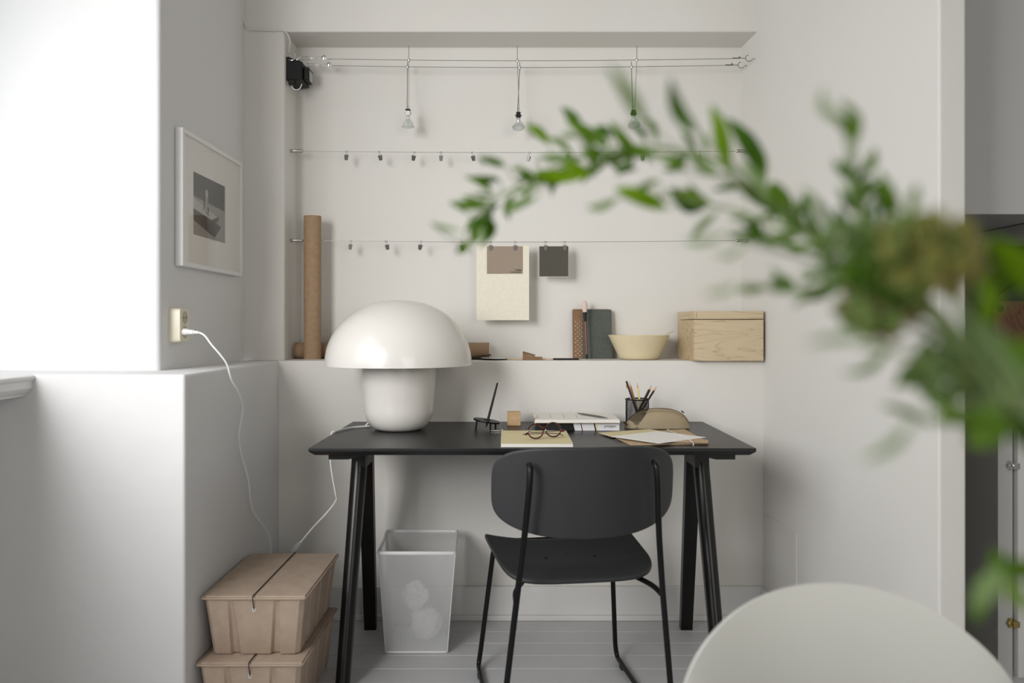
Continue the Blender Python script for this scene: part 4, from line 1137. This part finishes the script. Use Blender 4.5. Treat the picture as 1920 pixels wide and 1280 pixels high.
wt = MB().b2((1.308, 2.13, .869), (2.6, 2.748, .899)); tag(wt.build('worktop', 'cab', None, bevel=.002), 'pale kitchen worktop above the base cabinet', 'worktop')
# cutting board leaning on the dark wall
cbp = thing('cutting_board', 'brown wooden cutting board with a hanging hole leaning on the kitchen wall', 'cutting board', (1.75, 2.60, .90))
Yc = 2.62
pts = rounded_rect(.42, .30, .045, 6)
c0 = P(1868, 562, Yc)
ctr = Vector((c0.x+.21, Yc, c0.z-.15))
rotb = Matrix.Rotation(R(-10), 3, 'X') @ Matrix.Rotation(R(0), 3, 'Y')
def cbL(x, z, y=0): return ctr + rotb @ Vector((x, y, z))
MB().slab([cbL(x, z) for x, z in pts], rotb @ Vector((0, .018, 0))).build('board', 'board', cbp, bevel=.002)
hx, hz = -.185, .125
MB().slab([cbL(hx+.013*math.cos(R(a)), hz+.013*math.sin(R(a)), -.0006) for a in range(0, 360, 20)], rotb @ Vector((0, .001, 0))).build('hanging_hole', 'black_plastic', cbp)
# black hoop: the rim of a pan lid standing in front of the board
lid = thing('pan_lid', 'black rimmed round glass lid standing before the cutting board', 'lid', (1.75, 2.50, .90))
lc_ = Vector((P(1945, 650, 2.5).x, 2.5, .90+.170))
lr = .167
MB().tube([lc_ + Vector((lr*math.cos(R(a)), .02*math.sin(R(a)), lr*math.sin(R(a)))) for a in range(0, 360, 8)], .0035, 8, closed=True).build('rim', 'black_metal', lid)
MB().slab([lc_ + Vector((lr*.985*math.cos(R(a)), .02*math.sin(R(a)), lr*.985*math.sin(R(a)))) for a in range(0, 360, 8)], (0, .003, 0)).build('glass', 'glass', lid)
MB().ball(lc_+Vector((0, -.015, 0)), .018).build('knob', 'black_plastic', lid)

# ---------------------------------------------------------------- cream shell chair in the foreground (seen from its front)
fc = thing('shell_chair', 'cream plastic shell chair with a rounded back in the right foreground', 'chair', (.430, .88, 0), R(0))
def shell_fn(u, v):
    # v: 0 front of the seat .. 1 top of the back ; u across
    x = 2*u-1
    if v < .45:
        t = v/.45
        Y = -.24 + t*.36
        W_ = .225*(1-.25*(1-t)**3)
        Z = .445 + .035*abs(x)**3 + .05*(abs(x)**5)*t**1.5
        return Vector((x*W_, Y, Z))
    t = (v-.45)/.55
    a = t*math.pi/2
    top = .745; base_z = .455
    W_ = .222
    # back: outline is a half ellipse
    xx = math.sin(x*math.pi/2)
    h = math.cos(x*math.pi/2)
    side_z = .575
    ztop = side_z + (top-side_z)*max(h, 0)**.9
    z0_ = .445 + .035*abs(x)**3 + .05*(abs(x)**5)
    Z = lerp(z0_, ztop, math.sin(a)**1.0)
    Y = .12 + .085*math.sin(a) - .075*abs(xx)**2.2*math.sin(a)**.5
    X = lerp(x*.225, xx*W_, math.sin(a))
    return Vector((X, Y, Z))
so = grid_shell(shell_fn, 48, 40, .008, 'shell', 'shell', fc)
for sx in (-1, 1):
    for sy in (-1, 1):
        MB().tube([(sx*.12, sy*.12-.02, .43), (sx*.21, sy*.20, 0)], [.016, .011], 14).build('leg', 'oak', fc, local=True)
MB().box((0, -.02, .428), (.28, .28, .014)).build('seat_plate', 'black_metal', fc, local=True)

# ---------------------------------------------------------------- bouquet on a round table beside the camera
tb = thing('dining_table', 'round white dining table carrying the green bouquet', 'table', (.62, .18, 0))
MB().lathe([(.0005, .72), (.49, .72), (.50, .728), (.50, .738), (.495, .742), (.0005, .742)], 72, (.62, .18, 0), cap=False).build('table_top', 'trimpaint', tb)
MB().lathe([(.03, .72), (.025, .3), (.03, .03), (.22, .012), (.23, 0), (.0005, 0)], 40, (.62, .18, 0), cap=False).build('pedestal', 'trimpaint', tb)
VX, VY = .36, .30
vs_ = MB().lathe([(.0005, 0), (.045, 0), (.055, .01), (.060, .06), (.045, .13), (.036, .16), (.040, .18), (.037, .18), (.033, .16), (.042, .13), (.056, .06), (.0005, .01)], 48, (VX, VY, .7425), cap=False)
tag(vs_.build('vase', 'glass', None), 'clear glass vase holding the leafy branches', 'vase')

random.seed(11)
CAM = Vector((0, 0, CZ))
def leaf(mb, a, b, wd, mi, twist=None, curl=None):
    """leaf blade from base a to tip b, half-width wd"""
    d = b-a; L = d.length; d = d.normalized(); view = ((a+b)/2-CAM).normalized()
    wv = d.cross(view).normalized(); tw = R(random.uniform(-45, 45)) if twist is None else R(twist)
    wv = Matrix.Rotation(tw, 3, d) @ wv; nr = wv.cross(d)
    cl = (random.choice((-1, 1))*random.uniform(.10, .28) if curl is None else curl)*L
    n = 8; vs = []; 
    for i in range(n+1):
        t = i/n; c = a + d*L*t + nr*cl*math.sin(math.pi*t)*1.0 + wv*.35*cl*math.sin(math.pi*t)
        w_ = wd*(math.sin(math.pi*t**.85)**.8 if 0 < t < 1 else 0) + 1e-5
        vs += [c - wv*w_ + nr*w_*.28, c, c + wv*w_ + nr*w_*.28]
    fs = []
    for i in range(n): q = 3*i; fs += [(q, q+1, q+4, q+3), (q+1, q+2, q+5, q+4)]
    mb.add(vs, fs, mi)
LM = ['leaf_dark', 'leaf_mid', 'leaf_bright', 'leaf_pale']
def branch(label, stem_px, leaves, extra=0, name='leafy_branch'):
    """stem_px: (u,v,Y) from the vase outwards; leaves: (u0,v0,u1,v1,Y,width px,material)"""
    sp_ = [P(*q) for q in stem_px]
    root = Vector((VX+random.uniform(-.015, .015), VY+random.uniform(-.015, .015), .76))
    t = thing(name, label, 'branch', root)
    neck = Vector((VX+random.uniform(-.018, .018), VY+random.uniform(-.018, .018), .92))
    path = smooth([root, neck] + sp_, 8); N = len(path)
    tw_ = MB().tube(path, [lerp(.0024, .0007, i/(N-1)) for i in range(N)], 7)
    fol = MB(); seen = path[16:]
    for (u0, v0, u1, v1, Y, wp, mi) in leaves:
        a, b = P(u0, v0, Y), P(u1, v1, Y*random.uniform(.97, 1.03))
        na = min(seen, key=lambda p: (p-a).length); nb_ = min(seen, key=lambda p: (p-b).length)
        if (nb_-b).length < (na-a).length: a, b, na = b, a, nb_
        leaf(fol, a, b, wp/2/F*Y*1.12, mi)
        if (na-a).length > .002: tw_.tube([na, (na+a)/2+Vector((0, 0, -.002)), a], [.0007, .0006, .0005], 5)
    # the small leaves along the stem
    k0 = int(len(seen)*(1-extra[1])) if extra else 0
    for k_ in range(extra[0] if extra else 0):
        i = random.randint(k0, len(seen)-14); p = seen[i]; dd = (seen[i+2]-seen[i]).normalized()
        vw = (p-CAM).normalized(); sg = random.choice((-1, 1))
        ax = Matrix.Rotation(R(sg*random.uniform(18, 62)), 3, vw) @ dd
        L = (p.y)*random.uniform(.030, .056); a = p + ax*L*.15
        tw_.tube([p, a], .0005, 5)
        leaf(fol, a, a+ax*L+vw*random.uniform(-.012, .012), L*random.uniform(.10, .15), random.choice(extra[2]))
    tw_.build('twig', 'twig', t); fol.build('foliage', LM, t, angle=80)
    return t
D_, Md, Br, Pa = 0, 1, 2, 3
stemA = [(2010, 900, .34), (1880, 760, .36), (1760, 600, .39), (1640, 490, .43), (1530, 440, .46), (1440, 375, .50), (1340, 300, .53), (1220, 275, .55), (1110, 290, .57), (1010, 330, .59), (925, 375, .61), (880, 415, .62), (868, 462, .62)]
lvA = [(982,235,1030,270,.60,17,Br),(1051,200,1092,244,.58,18,D_),(1051,248,1084,257,.58,12,Pa),(1113,237,1150,257,.56,16,D_),(1143,224,1197,297,.55,26,Md),
 (1099,271,1146,290,.56,20,D_),(1092,279,1124,308,.56,18,Md),(1172,264,1248,290,.52,14,Md),(1143,306,1197,315,.56,14,D_),(893,295,948,311,.60,15,D_),
 (887,330,937,337,.61,15,D_),(869,330,924,362,.61,17,Md),(840,382,878,402,.60,14,Pa),(876,430,900,410,.62,20,D_),(807,417,866,432,.55,10,Pa),(855,474,882,450,.60,18,Md),
 (1000,319,1110,326,.57,28,Br),(1055,302,1112,328,.57,26,Br),(997,333,1055,344,.58,18,Br),(968,333,1004,337,.59,18,D_),(1008,297,1077,304,.56,16,Pa),
 (913,392,935,381,.61,13,D_),(946,402,1008,370,.58,16,Pa),(960,362,1010,352,.58,12,Pa),(1234,297,1288,322,.50,18,Md),(1288,282,1347,326,.49,22,Pa),
 (1332,195,1368,311,.47,24,Br),(1361,220,1434,333,.50,30,D_),(1256,144,1310,253,.40,26,D_),(1139,120,1212,242,.34,22,Md),(1383,348,1482,403,.50,32,D_),
 (1445,340,1489,392,.47,36,Md),(1475,388,1512,440,.48,32,D_),(1380,300,1440,380,.46,22,Pa),(1185,268,1215,300,.53,22,Br),(1335,230,1372,330,.49,22,Br),(1395,250,1437,330,.50,22,Br)]
branch('long arching branch of slim leaves reaching left across the niche', stemA, lvA, (36, .72, (0, 0, 1, 1, 3)))
stemB = [(2000, 860, .33), (1860, 700, .36), (1720, 560, .38), (1600, 480, .42), (1480, 430, .45), (1380, 395, .48), (1270, 372, .50), (1180, 365, .52)]
lvB = [(1150,352,1252,392,.51,28,Br),(1099,388,1161,370,.48,16,Pa),(1186,359,1234,337,.50,14,Md),(1256,352,1329,386,.51,32,D_),(1270,356,1325,384,.505,20,Br),
 (1361,443,1449,450,.45,20,D_),(1390,417,1434,446,.46,24,D_),(1281,446,1369,435,.36,12,Pa),(1330,470,1400,455,.38,12,Pa)]
branch('shorter branch with broad bright leaves below the long arching one', stemB, lvB, (8, .5, (0, 1, 3)))
stemC = [(1980, 820, .31), (1840, 690, .33), (1720, 570, .35), (1600, 530, .38), (1500, 548, .41), (1430, 540, .43), (1385, 545, .44)]
lvC = [(1381,546,1440,538,.42,16,Md),(1446,520,1490,540,.42,24,D_),(1506,562,1600,522,.40,26,D_),(1315,552,1382,535,.34,14,Pa),(1500,535,1560,515,.38,18,Md),
 (1506,645,1618,633,.28,16,Pa),(1571,698,1666,651,.33,20,Md),(1672,728,1785,698,.35,34,D_),(1648,758,1755,799,.34,18,Md),(1612,864,1707,793,.27,18,Pa),(1690,665,1600,650,.32,14,Pa),
 (1760,690,1700,730,.36,26,D_)]
branch('low branch with drooping leaves in front of the right wall', stemC, lvC, (7, .6, (0, 1, 3)))
stemD = [(1960, 800, .32), (1830, 660, .34), (1720, 540, .36), (1640, 450, .38), (1600, 370, .40), (1590, 300, .41), (1590, 230, .42)]
lvD = [(1535,205,1600,272,.38,20,Md),(1571,185,1607,268,.37,22,Md),(1545,160,1580,230,.33,18,Pa),(1575,300,1605,345,.40,22,D_),(1590,330,1625,385,.40,24,Md),(1575,360,1610,400,.40,22,D_),
 (1648,318,1678,407,.38,26,Md),(1517,360,1553,431,.39,20,D_),(1571,385,1597,433,.39,24,D_),(1719,345,1706,415,.34,18,Md),(1610,395,1640,440,.38,22,Md),(1500,350,1530,390,.37,14,Pa),(1640,350,1660,420,.39,20,D_)]
branch('upright branch with short dark leaves rising above the flower head', stemD, lvD, (14, .5, (0, 0, 1)))
stemE = [(2010, 880, .30), (1960, 820, .30), (1900, 720, .31), (1840, 600, .32), (1830, 520, .33), (1850, 450, .34)]
lvE = [(1797,590,1935,750,.30,60,Pa),(1874,781,1990,850,.31,56,D_),(1800,795,1880,760,.31,54,Md),(1850,443,1935,545,.31,52,Br),(1815,472,1846,620,.32,44,Br),
 (1900,470,1925,560,.32,40,D_),(1810,830,1900,790,.30,46,Md),(1760,770,1850,790,.30,40,Md),(1880,640,1950,700,.30,50,Md),(1790,620,1850,700,.32,50,Pa)]
branch('branch of broad leaves at the right edge, before the kitchen', stemE, lvE)
stemF = [(2060, 900, .31), (2040, 960, .32), (1990, 1030, .33), (1920, 1080, .34), (1850, 1120, .34)]
lvF = [(1885,1050,1960,1110,.33,50,Br),(1830,1170,1905,1060,.33,42,Md),(1820,1140,1880,1060,.30,36,Pa),(1880,1100,1930,1150,.32,30,Br),(1860,1030,1930,1080,.33,44,Md)]
branch('drooping sprig of leaves low at the right edge, above the cream chair', stemF, lvF)

def flower_head(label, c_px, r_px, stem_px, mats, seed, n=150, flat_=.8):
    random.seed(seed)
    c = P(*c_px); r = r_px/F*c_px[2]
    root = Vector((VX+random.uniform(-.015, .015), VY+random.uniform(-.015, .015), .76))
    t = thing('flower', label, 'flower', root)
    neck = Vector((VX-.005, VY, .92))
    path = smooth([root, neck] + [P(*q) for q in stem_px] + [c], 8)
    MB().tube(path, .0018, 7).build('stem', 'twig', t)
    hb = MB()
    for k_ in range(n):
        while True:
            p = Vector((random.uniform(-1, 1), random.uniform(-1, 1), random.uniform(-1, 1)))
            if .25 < p.length < 1: break
        q = c + Vector((p.x*r*1.05, p.y*r*.8, p.z*r*flat_)); mi = min(2, int(((p.x*.5+.5)*1.4+random.random()*1.4))) if len(mats) > 2 else random.randint(0, len(mats)-1)
        if random.random() < .5:
            for a in range(4):
                e = q + (Matrix.Rotation(R(90*a+random.uniform(-20, 20)), 3, 'Y') @ Vector((r*.26, random.uniform(-.3, .3)*r*.2, 0)))
                leaf(hb, q, e, r*.11, mi, twist=0, curl=.1)
        else: hb.ball(q, r*.11, mi, 6, 4)
    hb.build('flower_head', mats, t)
    return t
flower_head('largest olive flower head in the middle of the bouquet', (1740, 478, .31), 92, [(1985, 830, .30), (1880, 690, .31), (1790, 560, .31)], ['bud_green', 'bud_olive', 'bud_rose'], 3, 190)
flower_head('brownish flower head just below the largest olive one', (1650, 575, .33), 78, [(1990, 850, .31), (1860, 700, .32), (1740, 620, .33)], ['bud_rose', 'bud_green'], 4, 130, .75)
flower_head('pale green flower head lowest in the bouquet', (1775, 700, .33), 72, [(2000, 880, .31), (1880, 780, .32)], ['bud_green', 'leaf_pale', 'bud_olive'], 7, 110)
flower_head('pale green floret cluster at the left of the large olive flower head', (1600, 470, .35), 72, [(1990, 860, .31), (1830, 680, .33), (1720, 570, .34)], ['leaf_pale', 'bud_green'], 9, 90)
flower_head('green leafy bud between the large flower heads', (1675, 500, .32), 84, [(1990, 860, .305), (1830, 680, .315)], ['leaf_mid', 'leaf_dark'], 12, 90)
